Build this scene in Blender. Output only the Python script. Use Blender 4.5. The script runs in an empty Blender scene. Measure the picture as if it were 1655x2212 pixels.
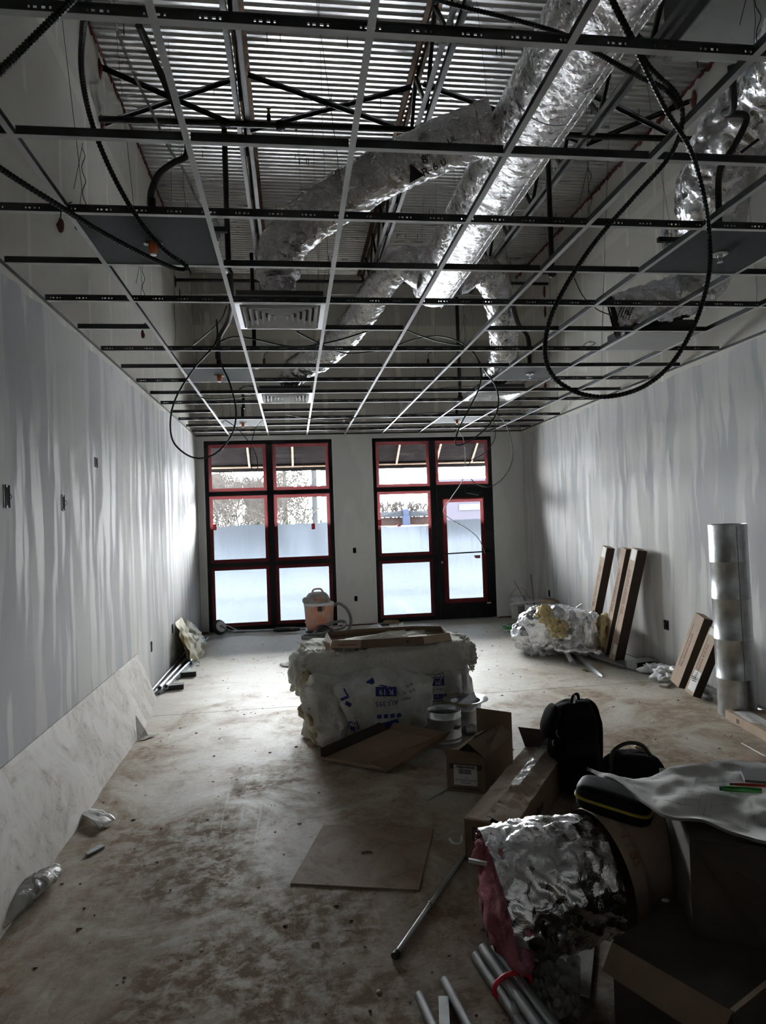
import bpy, math, random
import numpy as np
from mathutils import Vector, Matrix, noise
random.seed(7)
C = bpy.context.scene.collection
PI = math.pi
# ------------------------------------------------------------------ camera
W, H, FPX = 1655, 2212, 1463.12
YAW, PITCH, ROLL = 0.13257, 0.012272, -0.03374
EYE = Vector((0, 0, 1.686))
def cam_axes():
    cy, sy, cp, sp = math.cos(YAW), math.sin(YAW), math.cos(PITCH), math.sin(PITCH)
    f = Vector((sy*cp, cy*cp, sp)); r = Vector((cy, -sy, 0)); u = r.cross(f)
    cr, sr = math.cos(ROLL), math.sin(ROLL)
    return r*cr+u*sr, u*cr-r*sr, f
AR, AU, AF = cam_axes()
cd = bpy.data.cameras.new('camera'); cam = bpy.data.objects.new('camera', cd); C.objects.link(cam)
cd.sensor_fit = 'VERTICAL'; cd.sensor_height = 36; cd.lens = FPX/H*36; cd.clip_start = .05; cd.clip_end = 1000
cam.matrix_world = Matrix.Translation(EYE) @ Matrix((AR, AU, -AF)).transposed().to_4x4()
bpy.context.scene.camera = cam
def at(x, y, X=None, Y=None, Z=None):
    """world point of a photo pixel on the plane X=, Y= or Z="""
    d = AR*((x-W/2)/FPX)+AU*((H/2-y)/FPX)+AF
    t = X/d.x if X is not None else Y/d.y if Y is not None else (Z-EYE.z)/d.z
    return EYE+d*t
def Fl(x, y, z=0.0): return at(x, y, Z=z)
# ------------------------------------------------------------------ sky, light, exposure
SKY = 34.0
wd = bpy.data.worlds.new('sky'); bpy.context.scene.world = wd; wd.use_nodes = True
bg = wd.node_tree.nodes['Background']; bg.inputs[0].default_value = (.975, .985, 1, 1); bg.inputs[1].default_value = SKY
sc = bpy.context.scene
sc.view_settings.view_transform = 'Standard'; sc.view_settings.look = 'None'
sc.view_settings.exposure = 1.62; sc.view_settings.gamma = 1; sc.view_settings.use_curve_mapping = False
sc.cycles.use_denoising = True
sc.cycles.max_bounces = 12; sc.cycles.diffuse_bounces = 6; sc.cycles.glossy_bounces = 5; sc.cycles.transparent_max_bounces = 12
sc.cycles.caustics_reflective = False; sc.cycles.caustics_refractive = True
sc.cycles.sample_clamp_indirect = 8
sl_ = bpy.data.lights.new('fill_sun', 'SUN'); so = bpy.data.objects.new('fill_sun', sl_); C.objects.link(so)   # unseen broad lamp added outside the shop to brighten the room
sl_.energy = 36; sl_.angle = math.radians(115); sl_.color = (1, .985, .965); so.rotation_euler = (math.radians(-68), 0, math.radians(2)); so.location = (1, 30, 12)
for (x0, x1) in ((-1.35, .66), (1.32, 3.3)):      # sampling portals for the skylight in the two storefront openings
    ld = bpy.data.lights.new('portal', 'AREA'); ld.shape = 'RECTANGLE'; ld.size = x1-x0; ld.size_y = 3.0
    lo = bpy.data.objects.new('portal', ld); C.objects.link(lo); ld.cycles.is_portal = True
    lo.location = ((x0+x1)/2, 11.2, 1.52); lo.rotation_euler = (-PI/2, 0, 0)
# ------------------------------------------------------------------ material helpers
def lin(c):
    return tuple(((v/255+.055)/1.055)**2.4 if v/255 > .04045 else v/255/12.92 for v in c)
class NT:
    def __init__(s, name):
        s.m = bpy.data.materials.new(name); s.m.use_nodes = True; s.t = s.m.node_tree
        s.b = s.t.nodes['Principled BSDF']; s.out = s.t.nodes['Material Output']; s._co = None
    def n(s, typ, **k):
        nd = s.t.nodes.new(typ)
        for a, v in k.items():
            if hasattr(nd, a): setattr(nd, a, v)
            else: nd.inputs[a].default_value = v
        return nd
    def l(s, a, b): s.t.links.new(a, b)
    def co(s, scale=(1, 1, 1), loc=(0, 0, 0), kind='Object'):
        tc = s.n('ShaderNodeTexCoord'); mp = s.n('ShaderNodeMapping'); mp.inputs['Scale'].default_value = scale; mp.inputs['Location'].default_value = loc
        s.l(tc.outputs[kind], mp.inputs[0]); return mp.outputs[0]
    def noise(s, vec, scale=5, detail=4, rough=.55, dist=0):
        nd = s.n('ShaderNodeTexNoise'); nd.inputs['Scale'].default_value = scale; nd.inputs['Detail'].default_value = detail
        nd.inputs['Roughness'].default_value = rough; nd.inputs['Distortion'].default_value = dist; s.l(vec, nd.inputs['Vector']); return nd.outputs[0]
    def ramp(s, fac, a, b, ca=(0, 0, 0, 1), cb=(1, 1, 1, 1)):
        r = s.n('ShaderNodeValToRGB'); r.color_ramp.elements[0].position = a; r.color_ramp.elements[1].position = b
        r.color_ramp.elements[0].color = ca; r.color_ramp.elements[1].color = cb; s.l(fac, r.inputs[0]); return r.outputs[0]
    def mix(s, fac, a, b, mode='MIX'):
        m = s.n('ShaderNodeMix'); m.data_type = 'RGBA'; m.blend_type = mode
        for i, v in ((0, fac), (6, a), (7, b)):
            if isinstance(v, (int, float)): m.inputs[i].default_value = v
            elif isinstance(v, tuple): m.inputs[i].default_value = (*v[:3], 1)
            else: s.l(v, m.inputs[i])
        return m.outputs[2]
    def math(s, op, a, b=0.0):
        m = s.n('ShaderNodeMath'); m.operation = op
        for i, v in ((0, a), (1, b)):
            if isinstance(v, (int, float)): m.inputs[i].default_value = v
            else: s.l(v, m.inputs[i])
        return m.outputs[0]
    def bump(s, h, strength=.3, dist=.01):
        b = s.n('ShaderNodeBump'); b.inputs['Strength'].default_value = strength; b.inputs['Distance'].default_value = dist
        s.l(h, b.inputs['Height']); s.l(b.outputs[0], s.b.inputs['Normal'])
    def base(s, v):
        if isinstance(v, tuple): s.b.inputs['Base Color'].default_value = (*v[:3], 1)
        else: s.l(v, s.b.inputs['Base Color'])
    def sep(s, vec):
        x = s.n('ShaderNodeSeparateXYZ'); s.l(vec, x.inputs[0]); return x.outputs
M = {}
def simple(name, col, rough=.6, metal=0., var=.25, scale=6, bump=0., bscale=40, dark=None, bdist=.004):
    t = NT(name); t.b.inputs['Roughness'].default_value = rough; t.b.inputs['Metallic'].default_value = metal
    v = t.co(); d = dark or tuple(c*(1-var) for c in col)
    n1 = t.noise(v, scale, 5, .6); t.base(t.mix(t.ramp(n1, .35, .7), d, col))
    if bump: t.bump(t.noise(v, bscale, 5, .65), bump, bdist)
    M[name] = t.m; return t
simple('black_metal', (.012, .012, .014), .35, 0, .3, 9, .08)
simple('black_paint', (.010, .010, .012), .55, .0, .2, 5)
simple('pipe_black', (.012, .011, .011), .45, .3, .3, 5)
simple('galv', (.62, .64, .65), .32, .95, .25, 14, .05, 30)
simple('galv_dull', (.42, .43, .43), .45, .85, .3, 10, .06, 30)
simple('steel_grey', (.075, .072, .070), .6, .2, .35, 6, .1)
simple('rust_wood', (.16, .085, .04), .8, 0, .6, 9, .3, 30)
simple('tee_white', (.50, .50, .51), .6, 0, .08, 4)
simple('tee_web_shaded', (.075, .075, .08), .5, .75, .3, 12)  # galvanised metal coloured dark to carry its backlit shade
simple('tile_dark', (.022, .022, .024), .95, 0, .35, 160, .5, 220)
simple('white_enamel', (.78, .78, .78), .35, 0, .05, 4)
simple('panel_grey', (.33, .33, .32), .6, 0, .1, 5)
simple('orange_cap', (.75, .16, .04), .5, 0, .3, 5)
simple('red_caulk', (.11, .012, .010), .7, 0, .4, 20, .5, 30)
simple('red_tape', (.75, .03, .05), .5, 0, .15, 8)
simple('cable_black', (.012, .012, .012), .45, .2, .3, 20)
simple('cable_armor', (.035, .035, .035), .35, .8, .3, 40)
simple('cable_white', (.55, .55, .52), .5, 0, .1, 20)
simple('wire', (.05, .05, .05), .4, .8, .1, 10)
simple('cardboard', (.22, .145, .095), .8, 0, .22, 5, .12, 60)
simple('cardboard_in', (.25, .165, .11), .85, 0, .2, 6, .12, 60)
simple('cardboard_light', (.45, .34, .25), .8, 0, .18, 7, .1, 60)
simple('print_dark', (.03, .028, .04), .7, 0, .2, 8)
simple('print_blue', (.02, .03, .22), .6, 0, .2, 8)
simple('print_red', (.36, .13, .10), .8, 0, .3, 9)
simple('paper', (.75, .75, .73), .75, 0, .08, 6)
simple('plans_ink', (.25, .25, .27), .8, 0, .1, 8)
simple('wood', (.42, .30, .19), .75, 0, .3, 12, .2, 40)
simple('trim_white', (.80, .80, .79), .6, 0, .04, 4)
simple('fiber_white', (.86, .86, .83), .95, 0, .22, 7, .9, 45, (.74, .72, .62), .03)
simple('fiber_beige', (.52, .42, .26), .95, 0, .3, 8, .9, 40, None, .02)
simple('fiber_yellow', (.78, .64, .34), .95, 0, .35, 16, .9, 45, None, .02)
simple('fiber_pink', (.50, .17, .22), .95, 0, .3, 10, .9, 45, None, .02)
simple('bag_plastic', (.80, .82, .82), .28, 0, .2, 5, .5, 14, (.50, .50, .44), .02)
simple('plastic_cream', (.72, .68, .52), .45, 0, .2, 4, .3, 12, (.62, .55, .36))
simple('plastic_white', (.75, .76, .78), .35, 0, .12, 6, .2, 14)
simple('fabric_black', (.006, .006, .007), .95, 0, .3, 30, .2, 150)
simple('case_black', (.006, .007, .009), .55, 0, .3, 30, .15, 200)
simple('yellow', (.42, .33, .04), .6, 0, .15, 8)
simple('rubber_grey', (.20, .20, .20), .6, 0, .25, 12, .1, 30)
simple('rubber_black', (.03, .03, .03), .55, 0, .3, 12)
simple('vac_orange', (.70, .25, .13), .6, 0, .3, 5, .05, 20, (.62, .50, .44))
simple('vac_grey', (.16, .16, .16), .55, 0, .4, 8, .1, 30, (.36, .34, .32))
simple('green', (.04, .30, .07), .5, 0, .2, 6)
simple('green_pen', (.05, .32, .05), .35, 0, .1, 6)
simple('red_pen', (.50, .04, .03), .4, 0, .1, 6)
simple('phone', (.10, .10, .11), .3, .2, .1, 6)
simple('blue', (.03, .12, .6), .5, 0, .1, 6)
simple('box_dark', (.055, .038, .028), .85, 0, .3, 5, .15, 50)
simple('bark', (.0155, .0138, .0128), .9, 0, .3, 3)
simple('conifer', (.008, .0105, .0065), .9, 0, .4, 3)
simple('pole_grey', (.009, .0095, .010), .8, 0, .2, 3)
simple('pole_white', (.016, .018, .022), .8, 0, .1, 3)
simple('canopy_fabric', (.0036, .0030, .0030), .8, 0, .3, 3, .1, 6)
simple('canopy_tube', (.062, .043, .032), .5, .3, .15, 5)
simple('bounce_ground', (.62, .63, .65), .9, 0, .25, .4)  # ground coloured very pale to bounce daylight up into the room
simple('grass', (.45, .47, .40), .95, 0, .3, .3)
simple('kerb', (.72, .72, .70), .9, 0, .1, 2)
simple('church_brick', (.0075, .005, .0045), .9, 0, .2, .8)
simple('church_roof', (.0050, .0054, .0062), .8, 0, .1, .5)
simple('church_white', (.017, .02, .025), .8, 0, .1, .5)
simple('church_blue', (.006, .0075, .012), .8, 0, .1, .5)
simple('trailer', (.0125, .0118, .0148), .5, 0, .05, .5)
simple('bubble_wrap', (.62, .62, .58), .3, 0, .15, 30, .8, 90)
simple('brown_lath', (.16, .13, .11), .6, 0, .3, 12)
for n_ in ('case_black', 'fabric_black', 'bark', 'conifer', 'pole_grey', 'pole_white', 'canopy_fabric', 'canopy_tube', 'bounce_ground', 'grass', 'kerb', 'church_brick', 'church_roof', 'church_white', 'church_blue', 'trailer', 'black_metal'):
    M[n_].node_tree.nodes['Principled BSDF'].inputs['Specular IOR Level'].default_value = .15 if 'black' in n_ else 0
def foil(name, col=(.62, .61, .62), rough=.26, s1=9, s2=38, st=.9, stretch=(1, 1, 1), vw=.9):
    t = NT(name); t.b.inputs['Metallic'].default_value = 1; v = t.co(stretch)
    a = t.noise(v, s1, 3, .5, .6); vo = t.n('ShaderNodeTexVoronoi'); vo.feature = 'DISTANCE_TO_EDGE'; vo.inputs['Scale'].default_value = s2*.35
    wv = t.mix(.12, v, t.noise(v, s1*1.5, 2)); t.l(wv, vo.inputs['Vector'])
    b = t.noise(v, s2, 4, .65, 1.0)
    h = t.math('ADD', t.math('MULTIPLY', a, 1.3), t.math('ADD', t.math('MULTIPLY', vo.outputs[0], vw), t.math('MULTIPLY', b, .45)))
    t.bump(h, st, .02); t.base(t.mix(t.ramp(b, .35, .65), tuple(c*.8 for c in col), col))
    t.l(t.ramp(b, .3, .75, (rough*.75,)*3+(1,), (rough*1.5,)*3+(1,)), t.b.inputs['Roughness'])
    M[name] = t.m
foil('foil'); foil('foil_duct', (.72, .70, .71), .27, 9, 26, 1.0, (1, 1, 1), .4); foil('foil_flex', (.70, .69, .70), .22, 9, 26, .9, (1, 1, 1), .15)
foil('foil_crumple', (.78, .78, .80), .22, 5, 13, 1.0)
# drywall with vertical joint-compound streaks; along = axis of the wall length
def drywall(name, along, seed):
    t = NT(name); t.b.inputs['Roughness'].default_value = .55
    tc = t.n('ShaderNodeTexCoord'); s = t.sep(tc.outputs['Object']); u = s[along]; z = s[2]
    cb = t.n('ShaderNodeCombineXYZ'); t.l(u, cb.inputs[0]); t.l(z, cb.inputs[1]); cb.inputs[2].default_value = seed
    def mp(su, sz):
        m = t.n('ShaderNodeMapping'); m.inputs['Scale'].default_value = (su, sz, 1); t.l(cb.outputs[0], m.inputs[0]); return m.outputs[0]
    warp = t.noise(mp(1.3, .9), 1, 3); uw = t.math('ADD', u, t.math('MULTIPLY', warp, .22))
    c2 = t.n('ShaderNodeCombineXYZ'); t.l(uw, c2.inputs[0]); t.l(t.math('MULTIPLY', z, .10), c2.inputs[1]); c2.inputs[2].default_value = seed+3
    n1 = t.noise(c2.outputs[0], 3.2, 3, .6); n2 = t.noise(c2.outputs[0], 8.5, 2, .5)
    a = t.ramp(n1, .47, .52); b = t.ramp(n2, .52, .58)
    grey = lin((170, 171, 173)); mud = lin((190, 189, 187)); pale = lin((203, 202, 198))
    low = t.mix(b, t.mix(a, grey, mud), pale if along == 0 else t.mix(.55, mud, pale))
    patch = t.ramp(t.noise(mp(1.2, .5), 1.6, 3), .45, .6); low = t.mix(t.math('MULTIPLY', patch, .35), low, mud)
    # above the suspended ceiling: raw board and narrow fastener strips every 0.4 m
    pp = t.math('PINGPONG', t.math('ADD', u, t.math('MULTIPLY', t.noise(mp(.5, 2.0), 2, 3), .05)), .30)
    strip = t.ramp(pp, .018, .034, (1, 1, 1, 1), (0, 0, 0, 1)); brk = t.ramp(t.noise(mp(.8, 1.3), 2.2, 3), .44, .5)
    hb = t.math('PINGPONG', t.math('SUBTRACT', z, .05), 1.22); hstrip = t.ramp(hb, .05, .075, (1, 1, 1, 1), (0, 0, 0, 1))
    up = t.mix(t.math('MULTIPLY', t.math('MAXIMUM', t.math('MULTIPLY', strip, brk), t.math('MULTIPLY', hstrip, .75)), .8), lin((205, 201, 192)), lin((228, 223, 211)))
    sw = t.ramp(t.math('ADD', z, t.math('MULTIPLY', t.math('SUBTRACT', warp, .5), .25)), 0, 1)
    m = t.math('GREATER_THAN', t.math('ADD', z, t.math('MULTIPLY', t.math('SUBTRACT', warp, .5), .3)), 3.06)
    col = t.mix(m, low, up)
    gr = t.noise(mp(30, 30), 1, 5, .7); col = t.mix(.06, col, t.mix(gr, (.2, .2, .2), (.8, .8, .8)))
    t.b.inputs['Specular IOR Level'].default_value = .3
    t.base(col); t.bump(t.math('ADD', t.math('MULTIPLY', b, .6), t.math('MULTIPLY', gr, .3)), .12, .002)
    t.l(t.ramp(b, 0, 1, (.9,)*3+(1,), (.68,)*3+(1,)), t.b.inputs['Roughness'])
    M[name] = t.m
drywall('drywall_left', 1, 1.5); drywall('drywall_right', 1, 8.2)
t = NT('drywall_far'); t.b.inputs['Roughness'].default_value = .6
v = t.co(); s_ = t.sep(v); up = t.math('GREATER_THAN', s_[2], 3.1)
pp = t.math('PINGPONG', t.math('ADD', s_[0], t.math('MULTIPLY', t.noise(t.co((1, 1, 3)), 2, 3), .06)), .305)
st = t.math('MULTIPLY', t.ramp(pp, .03, .045, (1, 1, 1, 1), (0, 0, 0, 1)), t.ramp(t.noise(t.co((1, 1, 1.5)), 1.6, 3), .46, .52))
hb = t.ramp(t.math('PINGPONG', t.math('ADD', s_[2], .12), 1.22), .1, .13, (1, 1, 1, 1), (0, 0, 0, 1))
t.base(t.mix(up, t.mix(t.ramp(t.noise(t.co((1, 1, .3)), 2.2, 3), .48, .56), lin((216, 216, 213)), lin((224, 224, 221))), t.mix(t.math('MAXIMUM', st, hb), lin((200, 196, 188)), lin((228, 223, 212)))))
M['drywall_far'] = t.m
# concrete floor: dusty slab, ochre mud smears, trowel scratches, specks
t = NT('concrete'); v = t.co(); vs = t.co((1.0, 2.6, 1)); s_ = t.sep(v)
big = t.noise(v, .55, 4, .6, .4); mid = t.noise(v, 1.55, 9, .70, .6); fine = t.noise(v, 11, 8, .75, .25); fib = t.noise(vs, 24, 6, .75, .5); spk = t.noise(v, 95, 3, .6)
near = t.math('MULTIPLY', t.math('SUBTRACT', 7.5, s_[1]), .032)  # mud thickens towards the camera; also paints in the dim light there
left = t.math('MULTIPLY', t.math('SUBTRACT', 1.5, s_[0]), .012)
dirt_dim = t.math('ADD', t.math('ADD', t.math('MULTIPLY', mid, .62), t.math('MULTIPLY', big, .38)), t.math('MAXIMUM', near, -.03))
c0 = t.mix(t.ramp(big, .35, .65), lin((180, 176, 164)), lin((200, 196, 186)))
c0 = t.mix(t.math('MULTIPLY', t.ramp(fib, .53, .62), .55), c0, lin((160, 142, 120)))
c0 = t.mix(t.math('MULTIPLY', t.ramp(fine, .55, .68), .45), c0, lin((220, 218, 212)))
dm = t.math('MULTIPLY', t.ramp(dirt_dim, .565, .68), t.ramp(fine, .40, .56))
c0 = t.mix(t.math('MULTIPLY', t.ramp(dirt_dim, .50, .61), .55), c0, lin((140, 112, 78)))
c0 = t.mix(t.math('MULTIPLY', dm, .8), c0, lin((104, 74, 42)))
c0 = t.mix(t.math('MULTIPLY', t.ramp(t.noise(vs, 5.5, 7, .8, .8), .60, .66), .7), c0, lin((122, 82, 48)))
c0 = t.mix(t.math('MULTIPLY', t.ramp(spk, .66, .70), .75), c0, lin((70, 58, 46)))
sc1 = t.n('ShaderNodeTexWave'); sc1.inputs['Scale'].default_value = 9; sc1.inputs['Distortion'].default_value = 14; sc1.inputs['Detail'].default_value = 4; sc1.inputs['Detail Scale'].default_value = .8; t.l(v, sc1.inputs[0])
c0 = t.mix(t.math('MULTIPLY', t.ramp(sc1.outputs[1], .97, .999), .0), c0, lin((206, 204, 198)))
scr = t.math('MULTIPLY', t.ramp(t.noise(t.co((16, .5, 1)), 2.2, 5, .75, .6), .60, .64), t.ramp(t.noise(v, .9, 3), .45, .6))
c0 = t.mix(t.math('MULTIPLY', scr, .35), c0, lin((208, 205, 196)))
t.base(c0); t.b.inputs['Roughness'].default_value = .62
t.b.inputs['Specular IOR Level'].default_value = .35
t.l(t.ramp(dm, 0, 1, (.58,)*3+(1,), (.85,)*3+(1,)), t.b.inputs['Roughness'])
t.bump(t.math('ADD', fine, t.math('MULTIPLY', spk, .5)), .35, .004); M['concrete'] = t.m
# dusty boards
def board(name, a, b, c):
    t = NT(name); t.b.inputs['Roughness'].default_value = .7; v = t.co()
    n1 = t.noise(v, 3.2, 6, .7, 1.5); n2 = t.noise(v, 14, 5, .7, 1)
    col = t.mix(t.ramp(n1, .42, .62), a, b); col = t.mix(t.math('MULTIPLY', t.math('MULTIPLY', t.ramp(n2, .5, .62), t.ramp(n1, .45, .6)), .7), col, c)
    t.base(col); t.bump(n2, .1, .003); M[name] = t.m
board('board_white', lin((190, 186, 180)), lin((172, 165, 156)), lin((140, 122, 100)))
board('board_tan', lin((150, 132, 112)), lin((134, 110, 86)), lin((104, 82, 62)))
# roof deck
t = NT('deck'); t.b.inputs['Metallic'].default_value = .92; v = t.co((.35, 3, 3)); n1 = t.noise(v, 5, 5, .7); n2 = t.noise(t.co(), 1.1, 4, .6)
t.base(t.mix(n2, (.42, .43, .43), (.60, .585, .57))); t.l(t.ramp(n1, .3, .7, (.24,)*3+(1,), (.40,)*3+(1,)), t.b.inputs['Roughness'])
t.bump(n1, .15, .004); M['deck'] = t.m
# glass, film, red masking
def mixmat(name, build):
    t = NT(name); t.t.nodes.remove(t.b); t.l(build(t), t.out.inputs[0]); M[name] = t.m
def _glass(t):
    tr = t.n('ShaderNodeBsdfTransparent'); tr.inputs[0].default_value = (.93, .95, .96, 1); gl = t.n('ShaderNodeBsdfGlossy'); gl.inputs['Roughness'].default_value = .02
    fr = t.n('ShaderNodeFresnel'); fr.inputs[0].default_value = 1.45; mx = t.n('ShaderNodeMixShader'); t.l(fr.outputs[0], mx.inputs[0]); t.l(tr.outputs[0], mx.inputs[1]); t.l(gl.outputs[0], mx.inputs[2]); return mx.outputs[0]
mixmat('glass', _glass)
def _film(t):
    v = t.co((1, 1, .35)); n = t.noise(v, 3, 4, .6, .8); fold = t.ramp(t.noise(t.co((3.5, 1, .12)), 1.8, 5, .7), .60, .64)
    tl = t.n('ShaderNodeBsdfTranslucent'); t.l(t.mix(t.math('MULTIPLY', fold, .35), t.mix(n, (.0108, .0125, .0152), (.0120, .0136, .0157)), (.0145, .0154, .0168)), tl.inputs[0])
    rf = t.n('ShaderNodeBsdfRefraction'); rf.inputs['IOR'].default_value = 1.12; rf.inputs['Roughness'].default_value = .42; rf.inputs[0].default_value = (.022, .025, .029, 1)
    df = t.n('ShaderNodeBsdfDiffuse'); df.inputs[0].default_value = (.10, .11, .12, 1)
    m1 = t.n('ShaderNodeMixShader'); m1.inputs[0].default_value = .12; t.l(tl.outputs[0], m1.inputs[1]); t.l(df.outputs[0], m1.inputs[2])
    ad = t.n('ShaderNodeMixShader'); ad.inputs[0].default_value = .45; t.l(m1.outputs[0], ad.inputs[1]); t.l(rf.outputs[0], ad.inputs[2]); return ad.outputs[0]
mixmat('film', _film)
def _redfilm(t):
    tl = t.n('ShaderNodeBsdfTranslucent'); tl.inputs[0].default_value = (.022, .0060, .0062, 1); df = t.n('ShaderNodeBsdfDiffuse'); df.inputs[0].default_value = (.28, .035, .04, 1)
    m1 = t.n('ShaderNodeMixShader'); m1.inputs[0].default_value = .4; t.l(tl.outputs[0], m1.inputs[1]); t.l(df.outputs[0], m1.inputs[2]); return m1.outputs[0]
mixmat('red_film', _redfilm)
def _clear(t):
    tr = t.n('ShaderNodeBsdfTransparent'); tr.inputs[0].default_value = (.8, .8, .8, 1); g = t.n('ShaderNodeBsdfPrincipled'); g.inputs['Base Color'].default_value = (.5, .49, .46, 1); g.inputs['Roughness'].default_value = .18
    v = t.co(); b = t.n('ShaderNodeBump'); b.inputs['Strength'].default_value = .8; b.inputs['Distance'].default_value = .02; t.l(t.noise(v, 18, 4, .6, 1), b.inputs['Height']); t.l(b.outputs[0], g.inputs['Normal'])
    m = t.n('ShaderNodeMixShader'); m.inputs[0].default_value = .62; t.l(tr.outputs[0], m.inputs[1]); t.l(g.outputs[0], m.inputs[2]); return m.outputs[0]
mixmat('clear_plastic', _clear)
# ------------------------------------------------------------------ mesh helpers
class MB:
    def __init__(s): s.v = []; s.f = []; s.sm = []
    def add(s, vs, fs, smooth=False):
        o = len(s.v); s.v += [tuple(p) for p in vs]; s.f += [tuple(i+o for i in f) for f in fs]; s.sm += [smooth]*len(fs); return s
    def hexa(s, p):      # 8 points: bottom 4 (ccw), top 4
        return s.add(p, [(0, 3, 2, 1), (4, 5, 6, 7), (0, 1, 5, 4), (1, 2, 6, 5), (2, 3, 7, 6), (3, 0, 4, 7)])
    def box(s, x0, x1, y0, y1, z0, z1):
        return s.hexa([(x0, y0, z0), (x1, y0, z0), (x1, y1, z0), (x0, y1, z0), (x0, y0, z1), (x1, y0, z1), (x1, y1, z1), (x0, y1, z1)])
    def slab(s, q, n, th):   # quad q (4 pts) thickened along n
        n = Vector(n).normalized()*th; q = [Vector(p) for p in q]; return s.hexa(q+[p+n for p in q])
    def bar(s, a, b, w, h, up=(0, 0, 1)):
        a, b = Vector(a), Vector(b); d = (b-a).normalized(); up = Vector(up)
        if abs(d.dot(up)) > .98: up = Vector((1, 0, 0))
        r = d.cross(up).normalized()*w/2; u = r.normalized().cross(d).normalized()*h/2
        return s.hexa([a-r-u, a+r-u, b+r-u, b-r-u, a-r+u, a+r+u, b+r+u, b-r+u])
    def tube(s, pts, r, n=8, cap=True, smooth=True, disp=None, closed=False):
        pts = [Vector(p) for p in pts]; k = len(pts); rad = r if callable(r) else (lambda i, t: r)
        T = [(pts[min(i+1, k-1)]-pts[max(i-1, 0)]).normalized() for i in range(k)]
        ref = Vector((0, 0, 1)) if abs(T[0].z) < .9 else Vector((1, 0, 0)); N = T[0].cross(ref).normalized(); vs = []; fs = []
        for i in range(k):
            N = (N-T[i]*N.dot(T[i])).normalized(); B = T[i].cross(N)
            for j in range(n):
                a = 2*PI*j/n; d = N*math.cos(a)+B*math.sin(a); rr = rad(i, i/(k-1))
                if disp: rr += disp(pts[i]+d*rr, i, a)
                vs.append(pts[i]+d*rr)
        for i in range(k-1):
            for j in range(n):
                fs.append((i*n+j, i*n+(j+1) % n, (i+1)*n+(j+1) % n, (i+1)*n+j))
        s.add(vs, fs, smooth)
        if cap: s.add(vs[:n], [tuple(range(n))[::-1]]); s.add(vs[-n:], [tuple(range(n))])
        return s
    def cyl(s, a, b, r, n=12, r2=None, cap=True):
        return s.tube([a, b], (lambda i, t: r if i == 0 else (r2 if r2 is not None else r)), n, cap)
    def lathe(s, prof, c=(0, 0, 0), n=28, ax=None):   # prof list of (r,z)
        c = Vector(c); vs = []; fs = []; k = len(prof)
        for (r, z) in prof:
            for j in range(n):
                a = 2*PI*j/n; p = Vector((r*math.cos(a), r*math.sin(a), z)); vs.append(c+(ax @ p if ax else p))
        for i in range(k-1):
            for j in range(n): fs.append((i*n+j, i*n+(j+1) % n, (i+1)*n+(j+1) % n, (i+1)*n+j))
        return s.add(vs, fs, True)
    def grid(s, nu, nv, fn, smooth=True, th=0):
        P = [[Vector(fn(i/nu, j/nv)) for j in range(nv+1)] for i in range(nu+1)]; vs = [p for r in P for p in r]
        fs = [(i*(nv+1)+j, (i+1)*(nv+1)+j, (i+1)*(nv+1)+j+1, i*(nv+1)+j+1) for i in range(nu) for j in range(nv)]
        if not th: return s.add(vs, fs, smooth)
        o = len(vs); vs2 = vs+[p-Vector((0, 0, th)) for p in vs]; f2 = fs+[tuple(x+o for x in f[::-1]) for f in fs]
        rim = [i*(nv+1) for i in range(nu+1)]+[nu*(nv+1)+j for j in range(1, nv+1)]+[i*(nv+1)+nv for i in range(nu-1, -1, -1)]+[j for j in range(nv-1, 0, -1)]
        f2 += [(rim[i], rim[(i+1) % len(rim)], rim[(i+1) % len(rim)]+o, rim[i]+o) for i in range(len(rim))]
        return s.add(vs2, f2, smooth)
    def blob(s, c, r, amp=.1, fr=3, p=2.6, n=28, seed=0, rot=None, rid=0., flat=None):
        c = Vector(c); vs = []; fs = []; m = n//2; rot = rot or Matrix.Identity(3)
        def sp(v): return math.copysign(abs(v)**(2/p), v)
        for i in range(m+1):
            th = PI*i/m
            for j in range(n):
                ph = 2*PI*j/n; d = Vector((sp(math.sin(th)*math.cos(ph)), sp(math.sin(th)*math.sin(ph)), sp(math.cos(th))))
                q = Vector((d.x*r[0], d.y*r[1], d.z*r[2])); sv = Vector((seed*7.1, seed*3.3, seed))
                k = noise.noise(q*fr+sv)*amp+noise.noise(q*fr*2.7+sv)*amp*.5+noise.noise(q*fr*6+sv)*amp*.25
                if rid: k += rid*(.5-abs(noise.noise(q*fr*1.7+sv*2)))
                q += q.normalized()*k
                w = c+rot @ q
                if flat is not None and w.z < flat: w.z = flat
                vs.append(w)
        for i in range(m):
            for j in range(n): fs.append((i*n+j, (i+1)*n+j, (i+1)*n+(j+1) % n, i*n+(j+1) % n))
        return s.add(vs, fs, True)
    def build(s, name, mat, parent=None):
        me = bpy.data.meshes.new(name); me.from_pydata(s.v, [], s.f); me.update()
        me.polygons.foreach_set('use_smooth', s.sm); me.materials.append(M[mat] if isinstance(mat, str) else mat)
        import bmesh
        bm = bmesh.new(); bm.from_mesh(me); bmesh.ops.recalc_face_normals(bm, faces=bm.faces); bm.to_mesh(me); bm.free()
        o = bpy.data.objects.new(name, me); C.objects.link(o)
        if parent: o.parent = parent; o.matrix_parent_inverse = Matrix.Translation(parent.location).inverted()
        return o
def tag(o, label, cat, group=None, kind=None):
    o['label'] = label; o['category'] = cat
    if group: o['group'] = group
    if kind: o['kind'] = kind
    return o
def thing(name, label, cat, loc=(0, 0, 0), group=None):
    o = bpy.data.objects.new(name, None); C.objects.link(o); o.location = loc; o.empty_display_size = .1
    return tag(o, label, cat, group)
def struct(o): o['kind'] = 'structure'; return o
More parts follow.
